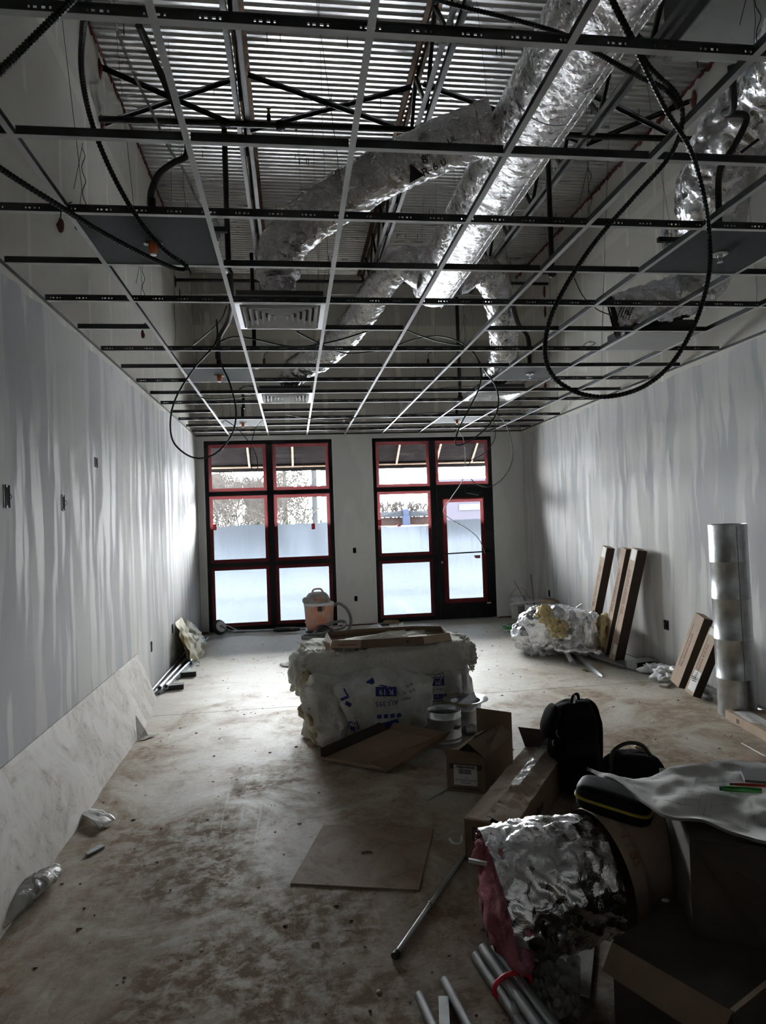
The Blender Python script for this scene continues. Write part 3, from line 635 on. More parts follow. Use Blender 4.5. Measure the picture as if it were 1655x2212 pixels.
# ------------------------------------------------------------------ tiles, diffusers, sprinkler heads
def tile(i, j, label, head):
    x0, y0 = GX+i*S, GY+j*S
    t = tag(MB().box(x0+.006, x0+S-.006, y0+.006, y0+S-.006, ZC+.003, ZC+.018).build('ceiling_tile', 'tile_dark'), label, 'ceiling tile', 'dark ceiling tiles around sprinkler heads')
    hx, hy = x0+S*.5, y0+S*.5
    if head == 'orange':
        h = thing('fire_sprinkler', 'orange capped sprinkler head in '+label.split(',')[0].replace('charcoal ceiling tile', 'the tile'), 'sprinkler', (hx, hy, ZC), 'orange capped sprinkler heads')
        MB().lathe([(.001, .01), (.02, .008), (.021, -.03), (.018, -.055), (.001, -.055)], (hx, hy, ZC)).build('cap', 'orange_cap', h)
        MB().lathe([(.001, -.055), (.016, -.055), (.016, -.062), (.001, -.062)], (hx, hy, ZC)).build('cap_tip', 'white_enamel', h)
        for sx in (-1, 1): MB().blob((hx+sx*.034, hy, ZC-.006), (.014, .012, .009), .002, 9, 2, 10).build('cap_wing', 'white_enamel', h)
    else:
        h = thing('fire_sprinkler', 'chrome sprinkler head with white ring in '+label.split(',')[0].replace('charcoal ceiling tile', 'the tile'), 'sprinkler', (hx, hy, ZC), 'chrome sprinkler heads with white rings')
        MB().lathe([(.020, -.001), (.042, -.001), (.044, -.006), (.036, -.012), (.020, -.010), (.020, -.001)], (hx, hy, ZC+.003)).build('escutcheon', 'white_enamel', h)
        MB().lathe([(.001, 0), (.013, 0), (.011, -.018), (.001, -.018)], (hx, hy, ZC)).build('body', 'galv_dull', h)
        m = MB(); m.bar((hx-.01, hy, ZC-.016), (hx-.004, hy, ZC-.045), .003, .004).bar((hx+.01, hy, ZC-.016), (hx+.004, hy, ZC-.045), .003, .004); m.build('frame_arm', 'galv_dull', h)
        MB().lathe([(.001, -.046), (.016, -.045), (.016, -.047), (.001, -.047)], (hx, hy, ZC)).build('deflector', 'galv', h)
tile(-1, 2, 'large charcoal ceiling tile near the left wall, closest to the camera', 'orange')
tile(4, 2, 'large charcoal ceiling tile near the right wall, behind the black loop', 'chrome')
tile(-1, 7, 'charcoal ceiling tile left of the room centre, halfway back', 'orange')
tile(4, 7, 'charcoal ceiling tile right of the room centre, halfway back', 'chrome')
tile(-1, 12, 'far charcoal ceiling tile above the left window', 'orange')
tile(4, 12, 'far charcoal ceiling tile above the glazed door', 'orange')
# spreader bars holding the sprinkler drops
for (i, j, lab) in ((-1, 7, 'halfway left tile'), (4, 7, 'halfway right tile'), (-1, 12, 'far left tile'), (4, 12, 'far right tile'), (-1, 2, 'near left tile'), (4, 2, 'near right tile')):
    x0, y0 = GX+i*S, GY+j*S+S/2; b = thing('sprinkler_bracket', 'black bracket bar holding the sprinkler drop above the '+lab, 'bracket', (x0+.3, y0, ZC+.06), 'sprinkler brackets')
    MB().box(x0-.06, x0+S+.06, y0-.012, y0+.012, ZC+.06, ZC+.085).build('rail', 'black_paint', b)
    for xx in (x0, x0+S): MB().tube([(xx-.02, y0, ZC+.03), (xx-.02, y0, ZC+.11), (xx+.02, y0, ZC+.11), (xx+.02, y0, ZC+.03)], .004, 6).build('clip', 'galv_dull', b)
    MB().cyl((x0+S/2, y0, ZC+.018), (x0+S/2, y0, ZC+.22), .02, 10).build('drop_nipple', 'pipe_black', b); MB().box(x0+S/2-.05, x0+S/2+.05, y0-.03, y0+.03, ZC+.052, ZC+.062).build('hub', 'galv', b)
def diffuser(i, j, label):
    x0, y0 = GX+i*S, GY+j*S; cx, cy = x0+S/2, y0+S/2
    t = thing('air_diffuser', label, 'air vent', (cx, cy, ZC), 'louvred square ceiling diffusers')
    def ring(h0, z0, h1, z1, nm, th=.002):
        m = MB(); a = [(-h0, -h0), (h0, -h0), (h0, h0), (-h0, h0)]; b = [(-h1, -h1), (h1, -h1), (h1, h1), (-h1, h1)]
        for k in range(4):
            p, q, r, s = a[k], a[(k+1) % 4], b[(k+1) % 4], b[k]
            P4 = [Vector((cx+p[0], cy+p[1], ZC+z0)), Vector((cx+q[0], cy+q[1], ZC+z0)), Vector((cx+r[0], cy+r[1], ZC+z1)), Vector((cx+s[0], cy+s[1], ZC+z1))]
            m.hexa(P4+[v+Vector((0, 0, th)) for v in P4])
        m.build(nm, 'white_enamel', t)
    ring(.297, .002, .262, .002, 'frame'); ring(.262, .003, .250, .045, 'cone')
    for k in range(6):
        h = .246-k*.040; ring(h, -.010, h-.020, .030, 'louver')
    MB().box(cx-.28, cx+.28, cy-.28, cy+.28, ZC+.06, ZC+.09).build('back_pan', 'steel_grey', t); m = MB()  # dark pan puts the shade between the louvers into its colour
    for (a, b, c, d_) in ((-.28, .28, -.28, -.276), (-.28, .28, .276, .28), (-.28, -.276, -.28, .28), (.276, .28, -.28, .28)): m.box(cx+a, cx+b, cy+c, cy+d_, ZC+.004, ZC+.06)
    m.build('pan_side', 'galv_dull', t)
    MB().cyl((cx, cy, ZC+.09), (cx, cy, ZC+.17), .105, 20).build('collar', 'galv', t)
diffuser(0, 4, 'white louvred square diffuser nearest the camera, left of the centre'); diffuser(0, 9, 'small far white louvred square diffuser above the left window'); diffuser(4, 9, 'far white louvred square diffuser lit pinkish, above the door')
x0, y0 = GX+5*S, GY+5*S
t = thing('return_grille', 'flat light grey ceiling panel with white rim near the right wall', 'ceiling panel', (x0+.3, y0+.3, ZC))
MB().box(x0+.03, x0+S-.03, y0+.03, y0+S-.03, ZC-.001, ZC+.006).build('panel_face', 'panel_grey', t)
m = MB()
for (a, b, c, d_) in ((.004, S-.004, .004, .03), (.004, S-.004, S-.03, S-.004), (.004, .03, .03, S-.03), (S-.03, S-.004, .03, S-.03)): m.box(x0+a, x0+b, y0+c, y0+d_, ZC+.002, ZC+.008)
m.build('rim', 'white_enamel', t); MB().box(x0+.05, x0+S-.05, y0+.05, y0+S-.05, ZC+.008, ZC+.11).build('plenum_box', 'steel_grey', t)
# ------------------------------------------------------------------ ducts
def duct(name, pts, r, mat, label, cat='duct', step=.016, n=72, amp=.012, fr=7, seed=0, stretch=0, caps=True, ends=None):
    p = resample(spline(pts, 24), step); k = len(p); off = Vector((seed*5.3, seed*2.1, seed))
    rf = r if callable(r) else (lambda i, t: r)
    def dsp(q, i, a):
        qq = q*fr+off; v = noise.noise(qq)*amp+noise.noise(qq*2.6)*amp*.55-abs(noise.noise(Vector((q.x*fr*1.6, q.y*fr*3.2, (q.z+q.x*.6)*fr*2.2))+off))*amp*1.5
        if stretch: v += stretch*(math.sin(i*step*38+2.5*noise.noise(q*4+off))*.5+noise.noise(Vector((i*step*22, a*.7, seed))))
        return v
    return MB().tube(p, rf, n, caps, True, dsp)
tX, tZ = 1.46, 4.0
td = thing('trunk_duct', 'large foil-wrapped trunk duct running towards the windows', 'duct', (tX, 4, tZ))
end = lambda i, t: .222-(.0 if t < .97 else (t-.97)*2.2)
duct('duct_wrap', [(tX, 1.2, tZ), (tX, 2.6, tZ), (tX, 4, tZ), (tX, 5.4, tZ), (tX, 6.75, tZ)], end, None, '', amp=.0065, fr=7, n=90).build('foil_wrap', 'foil_duct', td)
for yy in (2.3, 3.45, 4.75, 5.9): MB().tube([(tX, yy-.004, tZ), (tX, yy+.004, tZ)], .2265, 48, False, True, lambda q, i, a: .004*noise.noise(q*9)).build('band_seam', 'steel_grey', td)
def lng(a0): return [(tX+.228*math.cos(a0+.02*math.sin(y*6)), y, tZ+.228*math.sin(a0+.02*math.sin(y*6))) for y in [1.2+.1*i for i in range(55)]]
MB().tube(lng(-1.25), .004, 4).build('tape_seam', 'foil', td); MB().tube(lng(-.95), .003, 4).build('tape_seam', 'foil', td)
d1 = (GX+S/2, GY+4.5*S); d2 = (GX+S/2, GY+9.5*S); d3 = (GX+4.5*S, GY+9.5*S)
b1 = thing('flex_duct', 'foil flexible duct with printed R-6.0 running to the nearest diffuser', 'duct', (.6, 4.2, 3.9))
P1 = [(tX-.20, 3.98, 4.06), (1.0, 4.05, 3.98), (.6, 4.22, 3.86), (.2, 4.42, 3.74), (-.02, 4.58, 3.66), (-.10, 4.68, 3.5), (d1[0], d1[1], ZC+.13)]
P1 = [(tX-.20, 3.98, 4.06), (1.0, 4.07, 4.0), (.6, 4.25, 3.88), (.25, 4.45, 3.74), (.02, 4.60, 3.6), (-.05, 4.68, 3.42), (d1[0], d1[1], ZC+.13)]
duct('d', P1, lambda i, t: .155-(.03 if t > .93 else 0), None, '', amp=.012, fr=8, seed=1, stretch=.003).build('foil_sleeve', 'foil_flex', b1)
b2 = thing('flex_duct', 'foil flexible duct curving down to the far left diffuser', 'duct', (.7, 6.7, 3.8))
P2 = [(tX-.19, 6.25, 4.02), (1.12, 6.3, 4.12), (.95, 6.5, 4.02), (.72, 6.9, 3.75), (.42, 7.3, 3.52), (.12, 7.62, 3.42), (d2[0], d2[1], ZC+.13)]
duct('d', P2, lambda i, t: .155-(.03 if t > .94 else 0), None, '', amp=.013, fr=8, seed=2, stretch=.004).build('foil_sleeve', 'foil_flex', b2)
b3 = thing('flex_duct', 'wrinkled foil flexible duct dropping to the far right diffuser', 'duct', (2.3, 7, 3.7))
P3 = [(tX+.19, 6.35, 4.0), (1.9, 6.4, 4.1), (2.12, 6.6, 3.95), (2.28, 6.95, 3.68), (2.38, 7.3, 3.45), (2.41, 7.6, 3.36), (d3[0], d3[1], ZC+.12)]
duct('d', P3, lambda i, t: .155-(.03 if t > .94 else 0), None, '', amp=.012, fr=8, seed=3, stretch=.010).build('foil_sleeve', 'foil_flex', b3)
for (b, pp) in ((b1, P1), (b2, P2), (b3, P3)):
    MB().tube([Vector(pp[0])-Vector((.02, 0, 0))*(1 if pp[1][0] < pp[0][0] else -1)*-1, Vector(pp[0]).lerp(Vector(pp[1]), .25)], .165, 24, False, True, lambda q, i, a: .008*noise.noise(q*14)).build('collar_tape', 'foil_flex', b)
# printed text on the first flex duct
nrm = (EYE-Vector((.75, 4.15, 3.94))).normalized()
def on_duct(px, py, Y): return at(px, py, Y=Y)
ax_ = (Vector((1.0, 4.07, 4.0))-Vector((.25, 4.45, 3.74))).normalized(); yv = nrm.cross(ax_).normalized()
for (bt, px, py, sz, nm) in (('8"', 922, 343, .075, 'printed_size'), ('R-6.0', 938, 362, .075, 'printed_rating'), ('UL', 977, 302, .05, 'certification_mark')):
    c = at(px, py, Y=3.0); dr_ = (c-EYE).normalized()
    # find duct axis distance: project to the sleeve surface
    best = min(resample(spline(P1, 24), .03), key=lambda q: ((q-EYE)-dr_*(q-EYE).dot(dr_)).length)
    dd = (best-EYE).dot(dr_); off_ = ((EYE+dr_*dd)-best).length; pos = EYE+dr_*(dd-math.sqrt(max(.157**2-off_**2, .0))-.012)
    text(nm, bt, sz, 'print_dark', b1, pos, ax_, AU, .001)
c = at(895, 373, Y=3.0); dr_ = (c-EYE).normalized(); best = min(resample(spline(P1, 24), .03), key=lambda q: ((q-EYE)-dr_*(q-EYE).dot(dr_)).length); dd = (best-EYE).dot(dr_)
pos = EYE+dr_*(dd-.165); yy_ = dr_.cross(ax_)*-1; MB().slab([pos-ax_*.05-yy_*.04, pos+ax_*.05-yy_*.04, pos+yy_*.055, pos+yy_*.056], -dr_, .001).build('printed_triangle', 'print_dark', b1)
# right flexible duct
b4 = thing('flex_duct', 'big crumpled foil duct on the right with an open end over the grid', 'duct', (3, 4.8, 3.8))
P4 = [at(1760, 60, Y=3.4), at(1670, 190, Y=3.9), at(1585, 300, Y=4.25), at(1540, 420, Y=4.55), at(1535, 520, Y=4.8), at(1520, 600, Y=4.95), at(1455, 645, Y=5.0), at(1385, 664, Y=5.05), at(1322, 684, Y=5.15)]
duct('d', P4, lambda i, t: .262 if t < .45 else .262-.09*min(1, (t-.45)/.4), None, '', amp=.020, fr=6, seed=4, stretch=.012, n=90, caps=False).build('foil_sleeve', 'foil_crumple', b4)
a_, b_ = P4[-2], P4[-1]; dv = (b_-a_).normalized(); MB().tube([b_-dv*.03, b_+dv*.008], .176, 30, False).build('end_band', 'black_paint', b4); MB().tube([b_-dv*.12, b_-dv*.11], .16, 30, True).build('inner_liner', 'black_paint', b4)
MB().tube([at(1600, 330, Y=3.98)+Vector((0, 0, 0)), at(1640, 300, Y=3.9)], .01, 6).build('strap', 'black_paint', b4)
c = at(1330, 655, Y=4.7)
small_print(b4, at(1352, 672, Y=4.78), AU*.9+AR*.35, -AR, .11, .10, 5)
# hvac curb box
hb = thing('duct_plenum', 'grey sheet metal plenum box hanging from the roof at upper right', 'hvac box', (3.2, 4, 5.4))
MB().box(2.82, 3.62, 2.7, 4.6, 5.0, 5.02).build('bottom_panel', 'panel_grey', hb); MB().box(2.82, 2.84, 2.7, 4.6, 5.02, ZD).build('side_panel', 'steel_grey', hb)
MB().box(3.60, 3.62, 2.7, 4.6, 5.02, ZD).build('side_panel', 'steel_grey', hb); MB().box(2.84, 3.6, 4.58, 4.6, 5.02, ZD).build('end_panel', 'steel_grey', hb); MB().box(2.84, 3.6, 2.7, 2.72, 5.02, ZD).build('end_panel', 'steel_grey', hb)
MB().box(2.80, 2.86, 2.7, 4.6, 4.985, 5.0).build('flange', 'galv_dull', hb)
# ------------------------------------------------------------------ sprinkler pipes
def pipe(pts, r, label, mat='pipe_black', fit=(), name='sprinkler_pipe', cat='pipe', n=10):
    t = thing(name, label, cat, Vector(pts[0])); MB().tube(pts, r, n).build('pipe_run', mat, t)
    for f_ in fit: MB().blob(f_, (r*1.6,)*3, .002, 20, 2.5, 12).build('fitting', mat, t)
    return t
p = pipe([(XL, 5.79, 5.07), (XR, 5.79, 5.12)], .027, 'black sprinkler pipe crossing the room under the first bridging', fit=[(-.47, 5.79, 5.08), (0.0, 5.79, 5.08)])
for px in (581, 1): 
    if px > 1: a = at(px, 262, Y=5.79); MB().cyl((a.x, 5.79, 5.08), (a.x, 5.79, 5.17), .018, 10).build('riser', 'pipe_black', p); MB().lathe([(.001, 0), (.012, 0), (.014, .02), (.008, .05), (.02, .052), (.001, .055)], (a.x, 5.79, 5.17), 12).build('upright_head', 'yellow', p)
pipe([(-.47, 5.79, 5.05), (-.47, 5.79, ZC+.7), (-.52, 5.2, ZC+.62)], .024, 'black vertical sprinkler drop beside the left joist', fit=[(-.47, 5.79, ZC+.7)])
pipe([(XL, 9.4, 5.03), (XR, 9.55, 5.10)], .022, 'black sprinkler pipe crossing near the far wall')
pipe([(XL, 9.76, 4.96), (XR-.3, 9.76, 5.0)], .010, 'thin galvanised rod crossing beside the far sprinkler pipe', 'galv', name='threaded_rod', cat='rod')
a = at(985, 600, Y=9.0); c = at(987, 864, Y=9.0)
pipe([(a.x, 9.0, 4.7), (a.x, 9.0, c.z+.02), (a.x+.1, 9.5, ZC+.25)], .024, 'long black vertical pipe above the centre of the room', fit=[(a.x, 9, c.z+.03)])
a = at(545, 605, Y=7.6); c = at(545, 752, Y=7.6); pipe([(a.x, 7.6, a.z+.3), (a.x, 7.6, c.z)], .022, 'black vertical pipe left of the nearest diffuser', fit=[(a.x, 7.6, c.z)])
a = at(1184, 350, Y=6.3); c = at(1186, 590, Y=6.3); pipe([(a.x, 6.3, a.z+.5), (a.x, 6.3, c.z), (a.x-.12, 6.3, c.z+.01)], .026, 'black vertical pipe right of the trunk duct', fit=[(a.x, 6.3, c.z)])
a = at(525, 850, Y=9.57); pipe([(a.x-.0, 9.57, a.z), (a.x, 9.57, ZC+.2)], .022, 'short black drop pipe above the far left tile')
def hose(pts, r, label, name='flexible_hose', mat='rubber_black', cat='hose'): return tag(MB().tube(spline(pts, 10), r, 10).build(name, mat), label, cat)
hose([at(300, 55, Y=3.1), at(325, 110, Y=3.25), at(365, 200, Y=3.45), at(400, 290, Y=3.6), at(403, 335, Y=3.6), at(375, 352, Y=3.6), at(345, 375, Y=3.6), at(328, 410, Y=3.6), at(325, 440, Y=3.5), (-.646, 3.47, ZC+.22)], .017, 'thick black flexible hose bending down to the near left tile')
hose([at(1580, 140, Y=3.0), at(1584, 230, Y=3.1), at(1565, 245, Y=3.3), at(1612, 252, Y=3.4), at(1590, 310, Y=3.45), at(1555, 370, Y=3.5), at(1553, 460, Y=3.5), (2.40, 3.47, ZC+.22)], .018, 'thick black flexible hose bending in front of the right foil duct')
hose([at(1108, 660, Y=6.6), at(1120, 700, Y=6.6), at(1140, 730, Y=6.55), at(1144, 770, Y=6.5), (2.40, 6.515, ZC+.22)], .024, 'dark flexible hose beside the far right foil duct', mat='steel_grey')
hose([at(497, 590, Y=5.6), at(500, 650, Y=5.7), at(495, 690, Y=6.0), at(474, 730, Y=6.3), at(470, 770, Y=6.45), (-.646, 6.515, ZC+.2)], .022, 'dark flexible hose left of the nearest diffuser', mat='steel_grey')
# ------------------------------------------------------------------ cables
def cable(pts, r, label, mat='cable_black', rib=False, grp=None):
    p = spline([at(a, b, Y=c) for a, b, c in pts], 14)
    if rib: p = resample(p, .0045); return tag(MB().tube(p, (lambda i, t: r*(1.0 if i % 3 else .78)), 8, True, False).build('armored_cable', mat), label, 'cable', grp)
    return tag(MB().tube(p, r, 6).build('cable', mat), label, 'cable', grp)
cable([(1305, -40, 1.9), (1345, 40, 1.95), (1400, 140, 2.0), (1462, 205, 2.05), (1474, 265, 2.1), (1445, 340, 2.15), (1370, 425, 2.2), (1280, 530, 2.2), (1205, 650, 2.2), (1178, 740, 2.2), (1190, 805, 2.2), (1240, 845, 2.2), (1310, 857, 2.2), (1390, 835, 2.2), (1455, 780, 2.2), (1505, 690, 2.2), (1532, 590, 2.2), (1532, 500, 2.2), (1518, 410, 2.15), (1490, 320, 2.1), (1440, 240, 2.05), (1390, 140, 2.0), (1340, 40, 1.95), (1300, -40, 1.9)], .0085, 'thick black armoured cable in a big hanging loop on the right', 'cable_armor', True)
cable([(880, -20, 2.6), (980, 10, 2.55), (1100, 40, 2.45), (1215, 74, 2.3), (1290, 115, 2.2), (1370, 160, 2.1), (1440, 195, 2.05), (1470, 235, 2.05)], .009, 'black armoured cable draped from top centre towards the right loop', 'cable_armor', True)
cable([(-20, 172, 1.75), (40, 115, 1.8), (110, 45, 1.85), (170, -15, 1.9)], .0105, 'thick black armoured cable crossing the upper left corner', 'cable_armor', True)
cable([(195, -20, 1.95), (180, 60, 2.2), (177, 160, 2.5), (200, 270, 2.7), (245, 380, 2.8), (300, 475, 2.85), (355, 540, 2.9), (402, 574, 2.95), (385, 582, 2.95), (320, 555, 2.8), (220, 502, 2.6), (120, 440, 2.4), (40, 390, 2.3), (-20, 350, 2.2)], .0105, 'black armoured cable sagging to a point below the near left tile', 'cable_armor', True)
cable([(238, 0, 3.0), (252, 60, 3.1), (285, 150, 3.3), (330, 245, 3.5), (365, 320, 3.6), (395, 365, 3.7), (425, 430, 3.8), (450, 470, 3.9)], .008, 'silver armoured cable hanging above the grid at upper left', 'galv_dull', True)
cable([(468, 690, 5.6), (466, 740, 5.6), (420, 795, 5.5), (380, 860, 5.45), (368, 915, 5.4), (378, 960, 5.4), (420, 989, 5.4), (465, 980, 5.4), (500, 940, 5.4), (510, 890, 5.4), (497, 830, 5.5), (475, 775, 5.6), (469, 700, 5.7)], .0075, 'black cable hanging in a big loop left of the left window')
cable([(418, 745, 6.4), (450, 718, 6.2), (478, 690, 6.0), (490, 660, 6.0)], .006, 'short thin cable rising from the grid at left')
cable([(470, 740, 6.0), (505, 728, 6.0), (545, 732, 6.0), (610, 746, 6.0), (660, 748, 6.1), (730, 735, 6.1), (800, 714, 6.2), (855, 706, 6.2), (900, 722, 6.3), (950, 738, 6.4), (1010, 748, 6.5)], .0075, 'long black cable swagged across the room above the grid')
cable([(640, 716, 6.2), (690, 742, 6.3), (740, 762, 6.4), (800, 760, 6.4), (850, 748, 6.4), (900, 732, 6.4), (945, 726, 6.4), (990, 737, 6.4), (1020, 760, 6.4), (1048, 800, 6.4), (1073, 840, 6.4), (1075, 885, 6.4), (1050, 925, 6.4), (1010, 955, 6.4), (985, 960, 6.4), (990, 930, 6.4), (1015, 880, 6.4), (1036, 835, 6.4), (1038, 795, 6.4), (1020, 755, 6.4)], .0075, 'black cable hanging in a narrow loop above the glazed door')
cable([(985, 925, 9.2), (1000, 945, 9.2), (1005, 990, 9.2), (1000, 1035, 9.3), (975, 1075, 9.6), (958, 1105, 9.8), (975, 1122, 10.0), (1010, 1142, 10.3), (1035, 1165, 10.6), (1048, 1196, 10.75)], .006, 'thin pale cable trailing down in front of the door glass', 'cable_white')
cable([(1050, 893, 9.2), (1068, 915, 9.2), (1068, 950, 9.2), (1045, 980, 9.2), (1018, 995, 9.2), (1011, 1018, 9.2), (1025, 1042, 9.2), (1055, 1052, 9.2), (1085, 1035, 9.2), (1105, 1000, 9.2), (1106, 960, 9.2), (1092, 915, 9.2), (1070, 893, 9.2)], .006, 'thin grey cable loop hanging over the top right corner of the door', 'steel_grey')
cable([(450, 905, 9.3), (478, 905, 9.3), (505, 920, 9.3), (530, 945, 9.3), (550, 975, 9.3), (557, 1005, 9.3), (551, 1021, 9.3), (541, 1000, 9.3), (543, 960, 9.3), (553, 925, 9.3), (570, 905, 9.3)], .006, 'thin black cable loop hanging over the upper left window pane')
cable([(620, 895, 9.0), (660, 903, 9.0), (710, 908, 9.1), (750, 905, 9.1), (790, 900, 9.2), (850, 897, 9.2), (920, 893, 9.3), (1000, 890, 9.3), (1060, 890, 9.3)], .006, 'thin cable strung above the far grid between the windows')
cable([(415, 850, 7.6), (450, 862, 7.6), (500, 860, 7.6), (550, 855, 7.6)], .006, 'thin black cable lying on the grid near the left wall')
cable([(1240, 600, 5.0), (1260, 640, 5.0), (1290, 668, 5.0), (1322, 682, 5.0)], .004, 'thin dark red wire reaching the open end of the right duct', 'red_caulk')
cable([(900, 850, 8.2), (960, 838, 8.2), (1040, 835, 8.2), (1100, 840, 8.2), (1140, 822, 8.2), (1180, 800, 8.2)], .005, 'thin grey cable lying above the far right grid', 'steel_grey')
# long thin conductor bundle coils
def coil(px, py, Y, R, label, k=4, mat='wire', fan=0):
    c = at(px, py, Y=Y); m = MB(); rg = random.Random(px)
    for i in range(k):
        a0 = rg.random()*.8; m.tube([c+Vector((R*(1+.12*i)*math.cos(a), .02*i+.03*math.sin(a*2), R*.55*math.sin(a+a0))) for a in [q*PI/9 for q in range(19)]], .0035, 5)
    return tag(m.build('wire_coil', mat), label, 'wire coil')
coil(538, 842, 8.4, .10, 'small coil of black wire above the far left diffuser'); coil(1010, 545, 5.9, .10, 'small coil of thin wire beside the trunk duct end')
coil(1275, 742, 6.3, .05, 'tangle of pale wires at the grid left of the grey panel', 3, 'cable_white'); coil(753, 905, 9.3, .05, 'small knot of wire above the grid between windows', 3, 'red_caulk')
for (px, py, Y, lab) in ((131, 485, 3.1, 'red wire nut hanging by the left wall'), (308, 722, 5.6, 'red wire nut hanging from grid by the left wall, farther back'), (570, 781, 6.9, 'red wire nut cluster above the grid left of the centre'), (925, 780, 6.9, 'red wire nut cluster above the grid right of the centre'), (640, 274, 5.8, 'red clamp under the black sprinkler pipe'), (1178, 833, 7.0, 'red wire nut hanging beneath the grid at right')):
    c = at(px, py, Y=Y); t = thing('wire_nut', lab, 'wire nut', c, 'red wire nuts'); MB().blob(c, (.014, .014, .035), .012, 30, 2, 12, px).build('cap', 'red_caulk', t); MB().tube(spline([c+Vector((0, 0, .03)), c+Vector((.01, 0, .08)), c+Vector((.05, 0, .1))], 5), .003, 5).build('lead', 'wire', t)
c = at(1148, 918, Y=10.6); tag(MB().blob(c, (.03, .02, .05), .02, 20, 2, 12).build('tape_flag', 'blue'), 'tiny blue flag on the wall angle at the far right corner', 'flag')
# electrical junction near right tile
c = at(1437, 510, Y=3.9); t = thing('junction_clip', 'galvanised bracket with white stickers beside the near right tile', 'bracket', c)
MB().box(c.x-.012, c.x+.012, c.y-.02, c.y+.02, c.z-.07, c.z+.08).build('plate', 'galv_dull', t); MB().box(c.x-.016, c.x+.014, c.y-.024, c.y-.02, c.z-.03, c.z+.0).build('sticker', 'paper', t); MB().box(c.x-.0, c.x+.12, c.y-.01, c.y+.01, c.z+.045, c.z+.06).build('arm', 'black_paint', t)
c = at(467, 490, Y=3.9); t = thing('junction_clip', 'galvanised bracket with white stickers beside the near left tile', 'bracket', c)
MB().box(c.x-.012, c.x+.012, c.y-.02, c.y+.02, c.z-.09, c.z+.05).build('plate', 'galv_dull', t); MB().box(c.x-.016, c.x+.014, c.y-.024, c.y-.02, c.z-.03, c.z+.0).build('sticker', 'paper', t)
# ------------------------------------------------------------------ outlet boxes in the walls
def outlet(X=None, Y=None, px=0, py=0, w=.055, h=.10, lab='', wires=False):
    c = at(px, py, X=X, Y=Y); t = thing('outlet_box', lab, 'electrical box', c); e = .004
    def bx(nm, u0, u1, v0, v1, d0, d1, mt):
        m = MB()
        if X is not None: sg = 1 if X < 0 else -1; a, b = sorted((X+sg*d0, X+sg*d1)); m.box(a, b, c.y+u0, c.y+u1, c.z+v0, c.z+v1)
        else: m.box(c.x+u0, c.x+u1, Y-d1, Y-d0, c.z+v0, c.z+v1)
        m.build(nm, mt, t)
    bx('opening', -w/2, w/2, -h/2, h/2, -.01, .002, 'fabric_black')
    for q in ((-w/2-.003, -w/2, -h/2, h/2), (w/2, w/2+.003, -h/2, h/2)): bx('rim', *q, 0, .004, 'black_paint')
    bx('ear', -.008, .008, h/2-.012, h/2+.004, .001, .004, 'steel_grey'); bx('ear', -.008, .008, -h/2-.004, -h/2+.012, .001, .004, 'steel_grey')
    if wires:
        sg = 1 if (X or 0) < 0 else -1; n = Vector((sg, 0, 0)) if X is not None else Vector((0, -1, 0))
        q = Vector(c); MB().tube(spline([q+Vector((0, 0, .03)), q+n*.02+Vector((0, .012, .0)), q+n*.012+Vector((0, -.012, -.03))], 6), .002, 5).build('wire_end', 'steel_grey', t)
outlet(X=XL, px=14, py=1072, w=.075, h=.12, lab='open electrical box nearest the camera on the left wall', wires=True); outlet(X=XL, px=136, py=1086, w=.06, h=.105, lab='open electrical box at mid height on left wall, second from camera', wires=True)
outlet(X=XL, px=207, py=999, w=.075, h=.075, lab='square open electrical box, highest on the left wall'); outlet(X=XL, px=327, py=1397, lab='low outlet box on left wall just past the leaning board'); outlet(X=XL, px=372, py=1358, lab='low outlet box on left wall beside the cream plastic')
outlet(X=XR, px=1440, py=1350, w=.085, h=.10, lab='low outlet box on right wall between long cartons and short cartons', wires=True); outlet(X=XR, px=1187, py=1282, lab='low outlet box on the right wall behind the foil roll')
outlet(Y=YF, px=766, py=1189, w=.045, h=.085, lab='upper switch box on the pier between the windows'); outlet(Y=YF, px=769, py=1293, w=.045, h=.08, lab='lower outlet box on the pier between the windows', wires=True)
# ------------------------------------------------------------------ leaning board on the left
b0, b1_ = Fl(345, 1525), Fl(0, 2040); t0, t1 = at(298, 1412, X=XL+.012), at(0, 1637, X=XL+.012)
dirb = (b1_-b0).normalized(); bF = b0+dirb*4.9; tN = Vector((XL+.012, t0.y-4.9, t0.z)); nrm_ = Vector((1, 0, .3))
b0.z = .002; bF.z = .002; bF.x = XL+.24
def brd(u, v):
    B = b0.lerp(bF, u); T = Vector(t0).lerp(tN, u); B = B+Vector((.012*noise.noise((u*7, 1, 1))+.01*noise.noise((u*23, 1, 1)), 0, 0)); p = B.lerp(T, v); p.x = max(p.x, XL+.012); return p
m = MB(); P_ = [[brd(i/60, j/2) for j in range(3)] for i in range(61)]
vs = []; fs = []
for r in P_: vs += r+[p-Vector((.0095, 0, .002)) for p in r]
for i in range(60):
    a = i*6; b = a+6
    fs += [(a, b, b+1, a+1), (a+1, b+1, b+2, a+2), (a+3, a+4, b+4, b+3), (a+4, a+5, b+5, b+4), (a, a+3, b+3, b), (a+2, b+2, b+5, a+5)]
fs += [(0, 1, 4, 3), (1, 2, 5, 4), (360, 363, 364, 361), (361, 364, 365, 362)]
tag(m.add(vs, fs).build('drywall_sheet', 'board_white'), 'long dusty gypsum board sheet leaning low against the left wall', 'drywall board')
